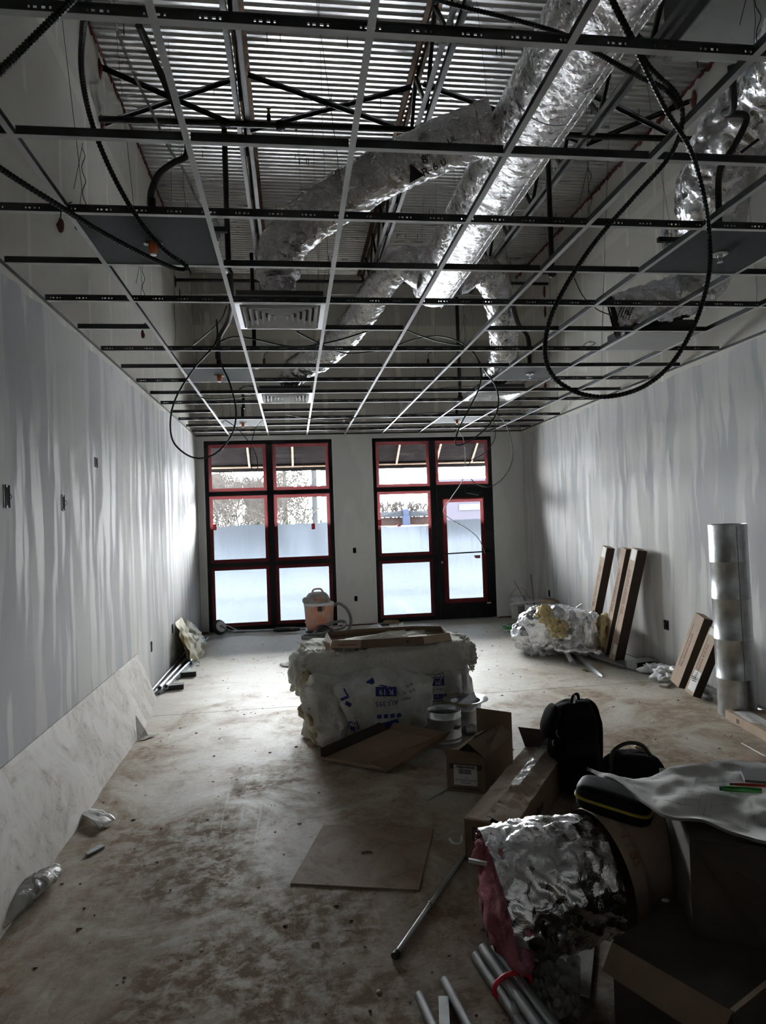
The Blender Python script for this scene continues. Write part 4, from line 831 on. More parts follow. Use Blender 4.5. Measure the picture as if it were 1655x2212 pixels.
# ------------------------------------------------------------------ scraps on the left
def sheet(name, label, cat, mat, quad, bend, th=.002, n=10):
    q = [Vector(p) for p in quad]
    def fn(u, v): p = (q[0]*(1-u)+q[1]*u)*(1-v)+(q[3]*(1-u)+q[2]*u)*v; return p+Vector((0, 0, bend(u, v)))
    return tag(MB().grid(n, n, fn, True, th).build(name, mat), label, cat)
q = [Fl(250, 1775), Fl(215, 1797), Fl(168, 1763), Fl(195, 1752)]
sheet('bubble_wrap', 'square scrap of clear bubble wrap by the foot of the leaning board', 'packaging', 'bubble_wrap', [p+Vector((0, 0, .004)) for p in q], lambda u, v: .012+.025*v*(1-v)*2+.02*abs(noise.noise((u*3, v*3, 2))), .004)
a = Fl(298, 1602); c1 = Fl(343, 1588); m = MB()
A_, B_, C_, D_ = at(296, 1601, Y=5.62), at(293, 1544, Y=5.75), at(314, 1576, Y=5.75), Fl(322, 1592)
for P in (A_, C_, D_): P.z = max(P.z, .003)
m.slab([A_, D_, C_, B_], (0, -1, .1), .003); m2 = MB(); E_ = Fl(343, 1588); F_ = Fl(310, 1600); E_.z = .012; F_.z = .003
t = thing('bent_paper_scrap', 'bent white paper scrap standing against the leaning board', 'scrap', A_); m.build('upright_flap', 'board_white', t); MB().slab([F_, E_, D_+Vector((0, .02, .01)), A_+Vector((.01, 0, 0))], (0, 0, 1), .003).build('lower_flap', 'board_white', t)
q = [Fl(185, 1847), Fl(190, 1851), Fl(226, 1832), Fl(217, 1828)]; tag(MB().slab(q, (0, 0, 1), .012).build('metal_offcut', 'galv_dull'), 'small metal offcut on the floor beside the leaning board', 'scrap')
Pw = spline([Fl(122, 1884), Fl(100, 1915), Fl(62, 1948), Fl(25, 1990), Fl(-25, 2040)], 14)
def wrp(u, v):
    k = u*(len(Pw)-1); i = min(int(k), len(Pw)-2); p = Pw[i].lerp(Pw[i+1], k-i); w = .02+.055*math.sin(PI*min(1, u*1.15+.04)); a = 2.2*math.sin(u*5)+v*PI*1.9
    return (p.x+w*math.cos(a)*(.8+.3*noise.noise((u*9, v*5, 1))), p.y+.02*noise.noise((u*14, v*6, 4)), .006+max(0, w*.55*(1+math.sin(a)))+.012*abs(noise.noise((u*20, v*8, 2))))
tag(MB().grid(90, 22, wrp).build('plastic_wrapper', 'clear_plastic'), 'twisted clear plastic wrapper on the floor at far left foreground', 'plastic')
# cream plastic sheet against the left wall
t = thing('draped_plastic', 'cream plastic sheet crumpled against the left wall near the corner', 'plastic sheet', (XL+.1, 9, 0))
def cp(u, v):
    y = 8.45+1.65*u; zt = .58-.28*abs(u-.2)**1.1-.10*u; z = zt*v; x = XL+.03+.16*(1-v)+.08*noise.noise((u*4, v*3, 5))*(1-v*.5)+.03*noise.noise((u*11, v*8, 1)); return (max(x, XL+.01), y, z+.005)
MB().grid(36, 20, cp).build('back_sheet', 'plastic_cream', t)
def cq(u, v):
    y = 8.45+.85*u; zt = .46*(1-.5*u); z = zt*v; x = XL+.22+.05*u-.12*v+.05*noise.noise((u*5, v*4, 9)); return (x, y, z+.004)
MB().grid(20, 14, cq).build('front_fold', 'plastic_cream', t)
# metal studs and tees along the left wall
def angle(a, b, w, h, name, mat, label, grp=None, holes=False):
    a, b = Vector(a), Vector(b); d = (b-a).normalized(); r = d.cross(Vector((0, 0, 1))).normalized(); m = MB(); L = (b-a).length
    m.hexa([a-r*w/2, a+r*w/2, b+r*w/2, b-r*w/2]+[p+Vector((0, 0, .0015)) for p in (a-r*w/2, a+r*w/2, b+r*w/2, b-r*w/2)])
    for s_ in (-1, 1):
        e = r*s_*w/2; th = r*s_*-.0015
        if not holes or s_ < 0: m.hexa([a+e, a+e+th, b+e+th, b+e]+[p+Vector((0, 0, h)) for p in (a+e, a+e+th, b+e+th, b+e)])
        else:
            for z0, z1 in ((0, h*.35), (h*.7, h)): m.hexa([p+Vector((0, 0, z0)) for p in (a+e, a+e+th, b+e+th, b+e)]+[p+Vector((0, 0, z1)) for p in (a+e, a+e+th, b+e+th, b+e)])
            k = 0
            while k*.05+.02 < L:
                p0 = a+d*(k*.05); p1 = a+d*(k*.05+.022); m.hexa([p+Vector((0, 0, h*.35)) for p in (p0+e, p0+e+th, p1+e+th, p1+e)]+[p+Vector((0, 0, h*.7)) for p in (p0+e, p0+e+th, p1+e+th, p1+e)]); k += 1
    return tag(m.build(name, mat), label, 'metal profile', grp)
G_ = 'metal profiles along the left wall'
angle(Fl(342, 1502), Fl(425, 1432), .042, .04, 'slotted_channel', 'galv', 'slotted galvanised strut channel on the floor by the left wall', G_, True)
angle(Fl(336, 1503)+Vector((-.03, 0, .001)), Fl(452, 1378), .03, .02, 'metal_track', 'galv', 'thin metal track running along left wall to the far corner', G_)
tag(MB().tube([(XL+.02, 6.9, .06), (XL+.03, 9.6, .05)], .012, 8).build('thin_conduit', 'galv_dull'), 'thin dark conduit tight against the left wall base', 'pipe')
for k, (dx, lab) in enumerate(((.02, 'shiny conduit with coupling lying nearest the left wall'), (.075, 'shiny conduit with coupling lying beside the strut channel'))):
    p0, p1 = Vector((XL+.05+dx, 7.2+k*.05, .05+k*.0)), Vector((XL+.08+dx*1.6, 8.9, .05)); t = thing('conduit', lab, 'pipe', p0, 'conduits by the left wall')
    MB().tube([p0, p1], .018, 12).build('tube', 'galv', t); MB().cyl(p0+(p1-p0)*.0, p0+(p1-p0)*.12, .024, 12).build('coupling', 'galv', t); MB().cyl(p0-(p1-p0)*.002, p0+(p1-p0)*.004, .015, 10).build('bore', 'black_paint', t)
def obox(c, ax, L, Wd, Ht, th=0):   # oriented box on its base centre
    ax = Vector(ax).normalized(); r = ax.cross(Vector((0, 0, 1))).normalized(); c = Vector(c); h = Vector((0, 0, Ht))
    q = [c-ax*L/2-r*Wd/2, c-ax*L/2+r*Wd/2, c+ax*L/2+r*Wd/2, c+ax*L/2-r*Wd/2]; return MB().hexa(q+[p+h for p in q])
tag(obox(Fl(407, 1462)+Vector((0, 0, .001)), (1, .05, 0), .17, .05, .055).build('rubber_block', 'rubber_black'), 'black rubber block past the strut channel middle', 'block')
tag(obox(Fl(381, 1488)+Vector((0, 0, .001)), (1, .12, 0), .15, .10, .05).build('rubber_block', 'rubber_black'), 'nearer black rubber block beside the strut channel', 'block')
tag(MB().tube(spline([Fl(422, 1436)+Vector((0, 0, .03)), Fl(431, 1434)+Vector((0, 0, .02)), Fl(430, 1440)+Vector((0, 0, .01)), Fl(424, 1440)+Vector((0, 0, .01))], 4), .005, 5).build('wire_hook', 'wire'), 'small bent wire hook past the strut channel', 'scrap')
# ------------------------------------------------------------------ drywall sander and shop vacuum
t = thing('drywall_sander', 'long pole drywall sander with round disc lying under the left window', 'tool', Fl(472, 1370))
dc = at(472, 1356, Y=10.72); ax = Matrix.Rotation(math.radians(68), 3, 'X') @ Matrix.Rotation(math.radians(16), 3, 'Y'); ax = Matrix.Rotation(math.radians(25), 3, 'Z') @ ax
MB().lathe([(.001, .0), (.115, 0), (.122, .01), (.118, .04), (.09, .06), (.001, .07)], dc, 30, ax).build('skirt', 'rubber_black', t); MB().lathe([(.001, -.0), (.085, -.003), (.088, .001)], dc-ax @ Vector((0, 0, -.072)), 28, ax).build('pad', 'plastic_white', t)
MB().lathe([(.001, .074), (.078, .074), (.08, .06)], dc, 28, ax).build('disc_face', 'plastic_white', t); MB().lathe([(.001, .084), (.022, .082), (.026, .07)], dc, 16, ax).build('disc_hub', 'rubber_grey', t)
pA, pB = at(500, 1364, Y=10.7), at(665, 1360, Y=10.55); pA.z = max(pA.z, .05); pB.z = max(pB.z, .05)
MB().tube([pA, pB], .016, 10).build('pole', 'galv_dull', t); h0, h1 = pA.lerp(pB, .55), pA.lerp(pB, .90)
MB().tube([h0, h0.lerp(h1, .15), h0.lerp(h1, .8), h1], lambda i, t: (.02, .038, .036, .022)[i], 14).build('motor_housing', 'rubber_black', t); MB().tube(spline([dc+Vector((.05, -.02, .03)), dc+Vector((.12, -.05, -.02)), pA+Vector((.05, 0, -.01)), pA+Vector((.2, 0, -.02))], 8), .014, 8).build('dust_hose', 'rubber_grey', t)
MB().blob(h0.lerp(h1, .7)+Vector((0, -.03, .01)), (.015, .01, .01), .002).build('switch', 'orange_cap', t)
MB().tube(spline([dc+Vector((.05, -.06, .02)), dc+Vector((.1, -.05, .05)), pA+Vector((.1, -.02, .01))], 8), .006, 6).build('yoke', 'galv', t)
vc = at(691, 1366, Y=10.3); vc.z = 0
t = thing('shop_vacuum', 'dusty orange shop vacuum with grey head and coiled hose', 'vacuum cleaner', vc)
MB().lathe([(.001, .06), (.17, .06), (.205, .14), (.215, .30), (.222, .42), (.225, .435), (.222, .45), (.001, .45)], vc, 36).build('drum', 'vac_orange', t)
MB().lathe([(.218, .18), (.224, .19), (.218, .20)], vc, 36).build('rib', 'vac_orange', t)
MB().lathe([(.228, .44), (.232, .45), (.228, .475), (.205, .485), (.001, .485)], vc, 36).build('lid_rim', 'plastic_white', t)
MB().lathe([(.20, .48), (.19, .52), (.165, .58), (.13, .62), (.09, .635), (.001, .64)], vc+Vector((-.02, 0, 0)), 28).build('motor_head', 'vac_grey', t)
for k in range(7): MB().box(vc.x-.075+k*.02, vc.x-.066+k*.02, vc.y-.198+abs(k-3)*.003, vc.y-.17, .515, .56).build('vent_fin', 'orange_cap', t)
MB().box(vc.x-.05, vc.x+.03, vc.y-.21, vc.y-.18, .49, .515).build('switch_plate', 'vac_grey', t)
MB().tube(spline([vc+Vector((-.10, 0, .62)), vc+Vector((-.07, 0, .675)), vc+Vector((.03, 0, .68)), vc+Vector((.07, 0, .63))], 8), .014, 8).build('carry_handle', 'vac_orange', t)
MB().box(vc.x-.03, vc.x+.04, vc.y-.242, vc.y-.215, .37, .445).build('latch', 'rubber_black', t); MB().box(vc.x-.06, vc.x-.045, vc.y-.238, vc.y-.21, .385, .45).build('latch_arm', 'orange_cap', t); MB().box(vc.x+.055, vc.x+.07, vc.y-.238, vc.y-.21, .385, .45).build('latch_arm', 'orange_cap', t)
for a in (.6, 2.4, 3.9, 5.5): MB().blob(vc+Vector((.19*math.cos(a), .19*math.sin(a), .035)), (.035, .025, .035), .002, 9, 2.4, 14).build('caster', 'rubber_black', t)
MB().box(vc.x-.21, vc.x+.21, vc.y-.15, vc.y+.15, .05, .075).build('caster_frame', 'rubber_black', t)
MB().cyl(vc+Vector((-.2, -.06, .52)), vc+Vector((-.2, -.02, .52)), .05, 16).build('filter_knob', 'vac_grey', t)
hp = [vc+Vector((.22, 0, .42)), vc+Vector((.30, -.01, .45)), vc+Vector((.42, -.04, .36)), vc+Vector((.47, -.1, .2)), vc+Vector((.40, -.2, .06)), vc+Vector((.15, -.36, .03)), vc+Vector((-.12, -.42, .025)), vc+Vector((-.26, -.34, .025)), vc+Vector((-.2, -.24, .03)), vc+Vector((.1, -.3, .07)), vc+Vector((.33, -.27, .12)), vc+Vector((.36, -.2, .2)), vc+Vector((.2, -.25, .2)), vc+Vector((0, -.27, .12)), vc+Vector((-.1, -.3, .06)), vc+Vector((0, -.36, .06)), vc+Vector((.14, -.33, .1))]
MB().tube(resample(spline(hp, 12), .011), lambda i, t: .024 if i % 2 else .0215, 10).build('hose', 'rubber_grey', t)
m = MB(); rg = random.Random(4)
for k in range(5): m.tube([vc+Vector((.02+.09*math.cos(a+k)+.02*k, -.30-.01*k, .13+.05*math.sin(a*1.0+k*.7))) for a in [i*PI/8 for i in range(17)]], .0045, 5)
m.build('power_cord', 'wire', t)

# ------------------------------------------------------------------ things at the pier
def crumple(name, label, c, r, mat, seed, cat='plastic', amp=.07, rid=.10, fr=13, n=70): return tag(MB().blob(c, r, amp, fr, 2.2, n, seed, None, rid, .003).build(name, mat), label, cat)
t = thing('crumpled_plastic', 'white crumpled plastic sheet on the floor behind the insulation pile', 'plastic', Fl(830, 1372))
def w1(u, v): p = Fl(790+62*u, 1375-2*u); return (p.x, p.y+.25*v, .01+.17*math.sin(PI*min(1, u*1.2))*v*(.7+.5*noise.noise((u*5, v*2, 1)))+.03*abs(noise.noise((u*9, v*6, 3))))
def w2(u, v): p = Fl(838+38*u, 1373); return (p.x, p.y+.2*v, .01+.20*(u**.7)*v*(.8+.4*noise.noise((u*5, v*2, 7))))
MB().grid(24, 14, w1).build('left_fold', 'plastic_white', t); MB().grid(16, 12, w2).build('right_fold', 'plastic_white', t)
tag(MB().blob(Fl(845, 1347)+Vector((0, 0, .03)), (.13, .06, .035), .01, 9, 2.5, 18, 3).build('wood_scrap', 'wood'), 'pale wood offcut at the foot of the window beside the door', 'scrap'); tag(obox(Fl(832, 1351), (1, .05, 0), .12, .06, .03).build('rubber_block', 'rubber_black'), 'small dark block in front of the pale wood offcut', 'block')
# ------------------------------------------------------------------ insulation pile
t = thing('insulation_batt', 'long white fibreglass batt lying across the top of the pile', 'insulation', (.75, 5.7, .5))
Rz = lambda a: Matrix.Rotation(math.radians(a), 3, 'Z')
MB().blob((.74, 5.75, .545), (.69, .36, .125), .07, 5, 4.5, 150, 1, Rz(2), .06).build('batt_body', 'fiber_white', t)
m = MB(); rg = random.Random(8)
def shard(c, out, L):
    c = Vector(c); o_ = (Vector(out)+Vector((rg.uniform(-1, 1), rg.uniform(-1, 1), rg.uniform(-1, 1)))*.8).normalized(); sd_ = Vector((rg.uniform(-1, 1), rg.uniform(-1, 1), rg.uniform(-1, 1))); sd_ = (sd_-o_*sd_.dot(o_)).normalized(); w = L*rg.uniform(.25, .7)
    m.add([c-sd_*w, c+sd_*w, c+o_*L*.7+sd_*w*.6, c+o_*L, c+o_*L*.6-sd_*w*.7], [(0, 1, 2, 3, 4)], True)
for k in range(1500):
    u = rg.random(); e = rg.random(); q = rg.random()
    if q < .30: shard((1.42+.01*rg.random(), 5.42+.65*u, .43+.22*e), (1, -.3, 0), .015+.04*rg.random()**2)
    elif q < .55: shard((.06, 5.42+.6*u, .42+.22*e), (-1, -.4, 0), .015+.05*rg.random()**2)
    elif q < .85: shard((.08+1.34*u, 5.39, .44+.20*e*e), (0, -.7, -.6), .010+.022*rg.random()**2)
    else: shard((.08+1.34*u, 5.42+.1*e, .655), (0, -.4, 1), .010+.02*rg.random())
o = m.build('loose_tufts', 'fiber_white', t); o['kind'] = 'stuff'
t = thing('insulation_batt', 'white and beige torn fibreglass batt standing at the left of the pile', 'insulation', (.2, 5.4, 0))
MB().blob((.26, 5.55, .235), (.19, .40, .245), .10, 4, 3.4, 110, 5, Rz(-8), .09, .003).build('batt_body', 'fiber_white', t)
MB().blob((.115, 5.35, .22), (.055, .16, .235), .09, 7, 2.6, 80, 9, Matrix.Rotation(math.radians(-10), 3, 'Y'), .05, .003).build('torn_facing', 'fiber_beige', t)
MB().blob((.05, 5.75, .42), (.07, .25, .15), .08, 8, 2.2, 70, 12, None, .09).build('loose_end', 'fiber_white', t)
def bag(name, lab, c, r, seed, prints):
    t = thing(name, lab, 'insulation bag', (c[0], c[1], 0)); rot = Rz(3)
    MB().blob(c, r, .05, 4.2, 3.2, 130, seed, rot, .07, .003).build('bag_body', 'bag_plastic', t)
    def front(x, z):
        dx = abs((x-c[0])/r[0]); dz = abs((z-c[2])/r[2]); k = max(0., 1-dx**3.2-dz**3.2)**(1/3.2); return c[1]-r[1]*k-.062
    return t, front
tb, fr1 = bag('insulation_bag', 'clear insulation bag with upside-down blue AU-395 printing, front of pile', (.62, 5.42, .235), (.40, .26, .245), 3, None)
tb2, fr2 = bag('insulation_bag', 'clear insulation bag with blue JM printing at the right of the pile', (1.14, 5.78, .24), (.25, .30, .25), 6, None)
def pr_(par, fr_, x, z, w, h, mat, nm='printed_block', rot=0, Z0=0):
    c, s = math.cos(rot), math.sin(rot); q = [(x+(-a*c-b*s)*1, z+(-a*s+b*c)) for a, b in ((-w/2, -h/2), (w/2, -h/2), (w/2, h/2), (-w/2, h/2))]; n = 4
    def fn(u, v): px = (q[0][0]*(1-u)+q[1][0]*u)*(1-v)+(q[3][0]*(1-u)+q[2][0]*u)*v; pz = (q[0][1]*(1-u)+q[1][1]*u)*(1-v)+(q[3][1]*(1-u)+q[2][1]*u)*v; return (px, fr_(px, pz), pz)
    MB().grid(8, 6, fn).build(nm, mat, par)
def tx_(par, fr_, body, x, z, size, mat='print_blue', rot=PI, nm='printed_text'):
    d = Vector((math.cos(rot), 0, math.sin(rot))); e = .03; tx = Vector((d.x, (fr_(x+e*d.x, z+e*d.z)-fr_(x-e*d.x, z-e*d.z))/(2*e), d.z)); up = Vector((-d.z, 0, d.x)); up = Vector((up.x, (fr_(x+e*up.x, z+e*up.z)-fr_(x-e*up.x, z-e*up.z))/(2*e), up.z))
    text(nm, body, size, mat, par, (x, fr_(x, z)-.004, z), tx, up, .001)
pr_(tb, fr1, .66, .385, .16, .065, 'print_blue', rot=-.06); tx_(tb, fr1, 'R 19', .66, .385, .06, 'paper', PI-.06); pr_(tb, fr1, .64, .425, .19, .010, 'print_blue', 'printed_rule', rot=-.25)
tx_(tb, fr1, 'AU-395', .66, .305, .056, nm='printed_code', rot=PI+.04)
tx_(tb, fr1, '6 in', .86, .375, .036, rot=PI+.35); tx_(tb, fr1, '18 in', .85, .415, .034, rot=PI+.35); tx_(tb, fr1, '9', .80, .37, .032, rot=PI+.4); tx_(tb, fr1, 'Mats', .81, .325, .036, rot=PI+.2)
for k in range(4): pr_(tb, fr1, .60+.05*k, .205, .035, .03, 'print_blue', 'printed_panel', rot=.1*k)
pr_(tb, fr1, .65, .125, .20, .07, 'print_blue', rot=.2); tx_(tb, fr1, '2', .62, .125, .06, 'paper', PI)
for (dx, dz, w, h, r_) in ((-.0, .04, .008, .06, -.9), (.0, -.035, .008, .08, .5), (-.03, .0, .008, .06, -.1), (.035, 0, .008, .07, .25)): pr_(tb, fr1, .40+dx, .15+dz, w, h, 'print_blue', 'printed_outline', r_)
tx_(tb, fr1, 'AU', .40, .17, .03, rot=PI-.2); pr_(tb, fr1, .395, .125, .035, .03, 'print_blue', 'printed_bars')
pr_(tb, fr1, .34, .35, .055, .02, 'print_blue', rot=.4); pr_(tb, fr1, .37, .31, .045, .03, 'print_blue', rot=-.5); pr_(tb, fr1, .55, .45, .06, .03, 'print_blue', rot=.3); pr_(tb, fr1, .36, .385, .012, .07, 'print_blue', rot=.5)
pr_(tb2, fr2, 1.13, .355, .10, .055, 'print_blue'); tx_(tb2, fr2, 'JM', 1.13, .355, .052, 'paper'); tx_(tb2, fr2, 'Unfaced', 1.10, .415, .05); pr_(tb2, fr2, 1.12, .39, .14, .006, 'print_blue', 'printed_rule')
pr_(tb2, fr2, 1.10, .275, .15, .085, 'bag_plastic', 'printed_panel'); tx_(tb2, fr2, 'Fiber Glass', 1.10, .30, .030); pr_(tb2, fr2, 1.14, .24, .11, .04, 'print_blue', 'printed_panel'); pr_(tb2, fr2, 1.1, .205, .2, .006, 'print_blue', 'printed_rule'); tx_(tb2, fr2, 'Unfaced', 1.08, .150, .05)
MB().blob((1.36, 5.62, .3), (.07, .12, .2), .05, 8, 2, 30, 14, None, .09).build('torn_plastic', 'plastic_white', tb2)
for (x, y, z, lab) in ((.30, 5.36, .38, 'left'), ): MB().blob((x, y, z), (.09, .06, .07), .04, 10, 2, 26, 17, None, .08).build('torn_plastic', 'plastic_white', tb)
# cardboard tray resting on top of the batt: folded lid
t = thing('shallow_carton', 'shallow cardboard lid lying on top of the insulation pile', 'cardboard', (.75, 5.6, .67)); zt = .675
o8 = [(.26, 5.44), (.50, 5.38), (1.02, 5.38), (1.27, 5.48), (1.30, 5.95), (1.05, 6.05), (.50, 6.05), (.24, 5.95)]
MB().add([(x, y, zt) for x, y in o8]+[(x, y, zt+.004) for x, y in o8], [tuple(range(8))[::-1], tuple(range(8, 16))]+[(i, (i+1) % 8, 8+(i+1) % 8, 8+i) for i in range(8)]).build('panel', 'cardboard', t)
for i in range(8):
    (x0, y0), (x1, y1) = o8[i], o8[(i+1) % 8]; h = .065 if i in (0, 1, 2) else .05; h0 = h; c = Vector(((.77-x0)*.04, (5.7-y0)*.04, 0)); d_ = Vector(((.77-x1)*.04, (5.7-y1)*.04, 0))
    MB().slab([(x0, y0, zt), (x1, y1, zt), Vector((x1, y1, zt+h))+d_, Vector((x0, y0, zt+h0))+c], (y1-y0, -(x1-x0), 0), -.003).build('flap', 'cardboard_light' if i in (0, 2) else 'cardboard', t)
small_print(t, (.40, 5.392, zt+.03), (1, -.25, 0), (0, 0, 1), .16, .016, 1, 'print_red'); MB().lathe([(.001, 0), (.011, 0)], (.88, 5.372, zt+.035), 12, Matrix.Rotation(PI/2, 3, 'X')).build('printed_dot', 'print_dark', t)
MB().slab([(.235, 5.42, zt-.01), (.27, 5.40, zt-.01), (.26, 5.41, zt+.05), (.20, 5.43, zt+.07)], (0, -1, 0), .003).build('bent_corner', 'cardboard_light', t)
# ------------------------------------------------------------------ open cardboard tray in front
t = thing('cardboard_tray', 'flattened brown cardboard tray tilted on the floor before the insulation', 'cardboard', Fl(760, 1660))
A_, B_, C_, D_ = Fl(694, 1641, .012), at(835, 1668, Z=.012), at(960, 1600, Z=.15), at(840, 1576, Z=.13)
n_ = (B_-A_).cross(D_-A_).normalized(); n_ = n_ if n_.z > 0 else -n_
ui = (B_-A_).normalized(); vi = (D_-A_).normalized(); e = .03
MB().slab([A_, B_, C_, D_], n_, .004).build('panel', 'cardboard_in', t)
def flap(P, Q, out, h, up, mt='cardboard'):
    f = Vector(out)*up+n_*h; MB().slab([P, Q, Q+f-(Q-P).normalized()*h*.5, P+f+(Q-P).normalized()*h*.5], (P-Q).cross(f), .003).build('flap', mt, t)
vd = (C_-B_).normalized(); flap(A_, B_, -vi, .035, .02, 'cardboard_light'); flap(A_, D_, -ui, .07, .03, 'box_dark'); flap(D_, C_, vi, .05, .03); 
P, Q = B_, C_; MB().slab([P, Q, Q+Vector((.05, .0, .06)), P+Vector((-.09, .06, .05))], n_, .004).build('flap', 'cardboard', t)
for (px, py) in ((923, 1592), (788, 1645)): c = at(px, py, Z=.10 if py < 1600 else .04); k_ = n_*((A_-c).dot(n_)+.0055); MB().blob(c+k_, (.012, .010, .0015), .0, 9, 2, 12).build('punched_hole', 'print_dark', t)
m = MB(); 
for (a_, b_) in (((865, 1591), (900, 1589)), ((900, 1589), (942, 1600)), ((768, 1630), (775, 1626))):
    P = at(*a_, Z=.1); Q = at(*b_, Z=.1); P = P+n_*((A_-P).dot(n_)+.005); Q = Q+n_*((A_-Q).dot(n_)+.005); m.bar(P, Q, .003, .002)
m.build('cut_slit', 'print_dark', t)
# ------------------------------------------------------------------ galvanised collars
t = thing('duct_collar', 'open galvanised collar nearest the cardboard tray', 'duct fitting', Fl(958, 1604)); c = Vector((1.075, 5.0, 0)); R_ = .128
MB().lathe([(R_, .005), (R_, .03), (R_+.004, .035), (R_, .04), (R_, .06), (R_+.004, .065), (R_, .07), (R_, .20), (R_+.004, .205), (R_, .21), (R_+.001, .255), (R_-.003, .255), (R_-.004, .21), (R_-.004, .005), (R_, .005)], c, 40).build('cylinder', 'galv', t)
MB().tube([c+Vector((.05, -.125, .14)), c+Vector((.09, -.10, .15))], .006, 6).build('tie_wire', 'wire', t); MB().tube(spline([c+Vector((.05, -.13, .16)), c+Vector((.07, -.135, .14)), c+Vector((.1, -.11, .155))], 5), .004, 5).build('tie_wire', 'wire', t)
t = thing('duct_takeoff', 'galvanised takeoff collar with wide brassy flange behind the open one', 'duct fitting', Fl(1008, 1585)); c = Vector((1.315, 5.28, 0)); R_ = .118
MB().lathe([(R_, .003), (R_, .035), (R_+.004, .04), (R_, .045), (R_, .17), (R_+.004, .175), (R_, .18), (R_+.01, .235), (R_+.004, .235), (R_-.004, .18), (R_-.004, .003), (R_, .003)], c, 40).build('cylinder', 'galv', t)
def fl(a): k = 1+.10*abs(math.cos(2*a))**1; return k
vs = []; N_ = 40
for i in range(N_):
    a = 2*PI*i/N_; vs += [c+Vector((R_*math.cos(a), R_*math.sin(a), .235)), c+Vector((.165*fl(a)*math.cos(a), .165*fl(a)*math.sin(a), .246+.004*math.sin(3*a))), c+Vector((.165*fl(a)*math.cos(a), .165*fl(a)*math.sin(a), .241+.004*math.sin(3*a)))]
MB().add(vs, [f for i in range(N_) for f in (((3*i), (3*i+1), 3*((i+1) % N_)+1, 3*((i+1) % N_)), (3*i+1, 3*i+2, 3*((i+1) % N_)+2, 3*((i+1) % N_)+1))], True).build('flange', 'yellow' if 0 else 'galv', t)
MB().add([tuple(c+Vector((-.10, -.03, .20))), tuple(c+Vector((.115, .02, .20))), tuple(c+Vector((.085, .05, .285))), tuple(c+Vector((-.10, -.028, .203))), tuple(c+Vector((.115, .022, .203))), tuple(c+Vector((.085, .053, .286)))], [(0, 1, 2), (3, 5, 4), (0, 3, 4, 1), (1, 4, 5, 2), (2, 5, 3, 0)]).build('damper_blade', 'galv', t)
M['brass'] = M['yellow']; MB().tube([c+Vector((.166*fl(a)*math.cos(a), .166*fl(a)*math.sin(a), .246)) for a in [2*PI*i/40+PI*.45 for i in range(22)]], .004, 5).build('flange_edge', 'yellow', t)
for (px, py, L, a, lab) in ((965, 1606, .13, .2, 'small round metal fitting lying left of the FRAGILE carton'), (1024, 1587, .12, .1, 'small round metal fitting half hidden behind the FRAGILE carton')):
    c = Fl(px, py)+Vector((0, 0, .04)); d_ = Vector((math.cos(a), math.sin(a), 0)); t = thing('pipe_fitting', lab, 'duct fitting', c, 'small metal fittings'); MB().tube([c-d_*L*.6, c+d_*L*.6], .036, 20).build('tube', 'galv', t); MB().tube([c-d_*.008, c+d_*.008], .041, 20).build('band', 'galv', t)
tag(obox(Fl(1052, 1547), (1, .25, 0), .20, .14, .035).build('plaster_offcut', 'board_white'), 'grey white board offcut behind the collars', 'scrap')
# ------------------------------------------------------------------ cartons
def carton(name, lab, base, h, mat='cardboard', group=None, th=.004, lid=True):
    b = [Vector((p[0], p[1], p[2] if len(p) > 2 else 0.002)) for p in base]; t = thing(name, lab, 'cardboard box', sum(b, Vector())/4, group); up = Vector((0, 0, h)); c = sum(b, Vector())/4
    for i in range(4):
        P, Q = b[i], b[(i+1) % 4]; n = (Q-P).cross(up).normalized(); n = n if n.dot(c-P) > 0 else -n; MB().slab([P, Q, Q+up, P+up], n, th).build('side_panel', mat, t)
    MB().slab(b, (0, 0, 1), th).build('bottom_panel', mat, t)
    return t, b, up
FL = at(967, 1708, Z=0); FR_ = Fl(1043, 1722); BR = Fl(1112, 1650); FR_ = FL+Vector((.215, -.10, 0)); dvec = (BR-FR_); dvec = Vector((-(FR_-FL).y, (FR_-FL).x, 0)).normalized()*.52; dvec = Vector((.34, .44, 0)).normalized()*.50
hB = .215; t, b, up = carton('open_carton', 'open brown carton with FRAGILE flap and white PENDANT label', [FL, FR_, FR_+dvec, FL+dvec], hB)
rx = (FR_-FL).normalized(); dn = dvec.normalized(); Zu = Vector((0, 0, 1)); T = [p+up for p in b]; ft = (rx.cross(Zu)).normalized(); ft = ft if ft.dot(dn) < 0 else -ft
def panel(nm, q, mt, par, th=.003):
    q = [Vector(p) for p in q]; n = (q[1]-q[0]).cross(q[2]-q[0]); return MB().slab(q, n, th).build(nm, mt, par)
panel('back_flap', [T[3], T[2], T[2]+Zu*.15-rx*.0, T[3]+Zu*.17], 'cardboard', t)
panel('side_flap', [T[1], T[2], T[2]+rx*-.055+Zu*.085+dn*-.05, T[1]+rx*-.13+Zu*.07+dn*.06], 'cardboard', t)
panel('side_flap', [T[0], T[3], T[3]+rx*.05+Zu*.02, T[0]+rx*.05+Zu*.02+dn*.06], 'cardboard_light', t)
panel('front_flap', [T[0], T[1], T[1]-rx*.05+ft*.015+Zu*.035, T[0]-rx*.02+ft*.03+Zu*.06], 'cardboard', t)
lc = (b[0]+b[1])/2+Zu*.105+ft*.002
panel('shipping_label', [lc-rx*.075-Zu*.062, lc+rx*.070-Zu*.062, lc+rx*.070+Zu*.062, lc-rx*.075+Zu*.062], 'paper', t, .001)
lx = lc+ft*.0045
for s_, z_, sz in (('1/2', -.012, .013), ('200 CHROME K5.6 QR', -.029, .0135), ('PENDANT', -.045, .0135)): text('label_print', s_, sz, 'print_dark', t, lx+Zu*z_, rx, Zu)
small_print(t, lx+Zu*.050, rx, Zu, .11, .010, 1)
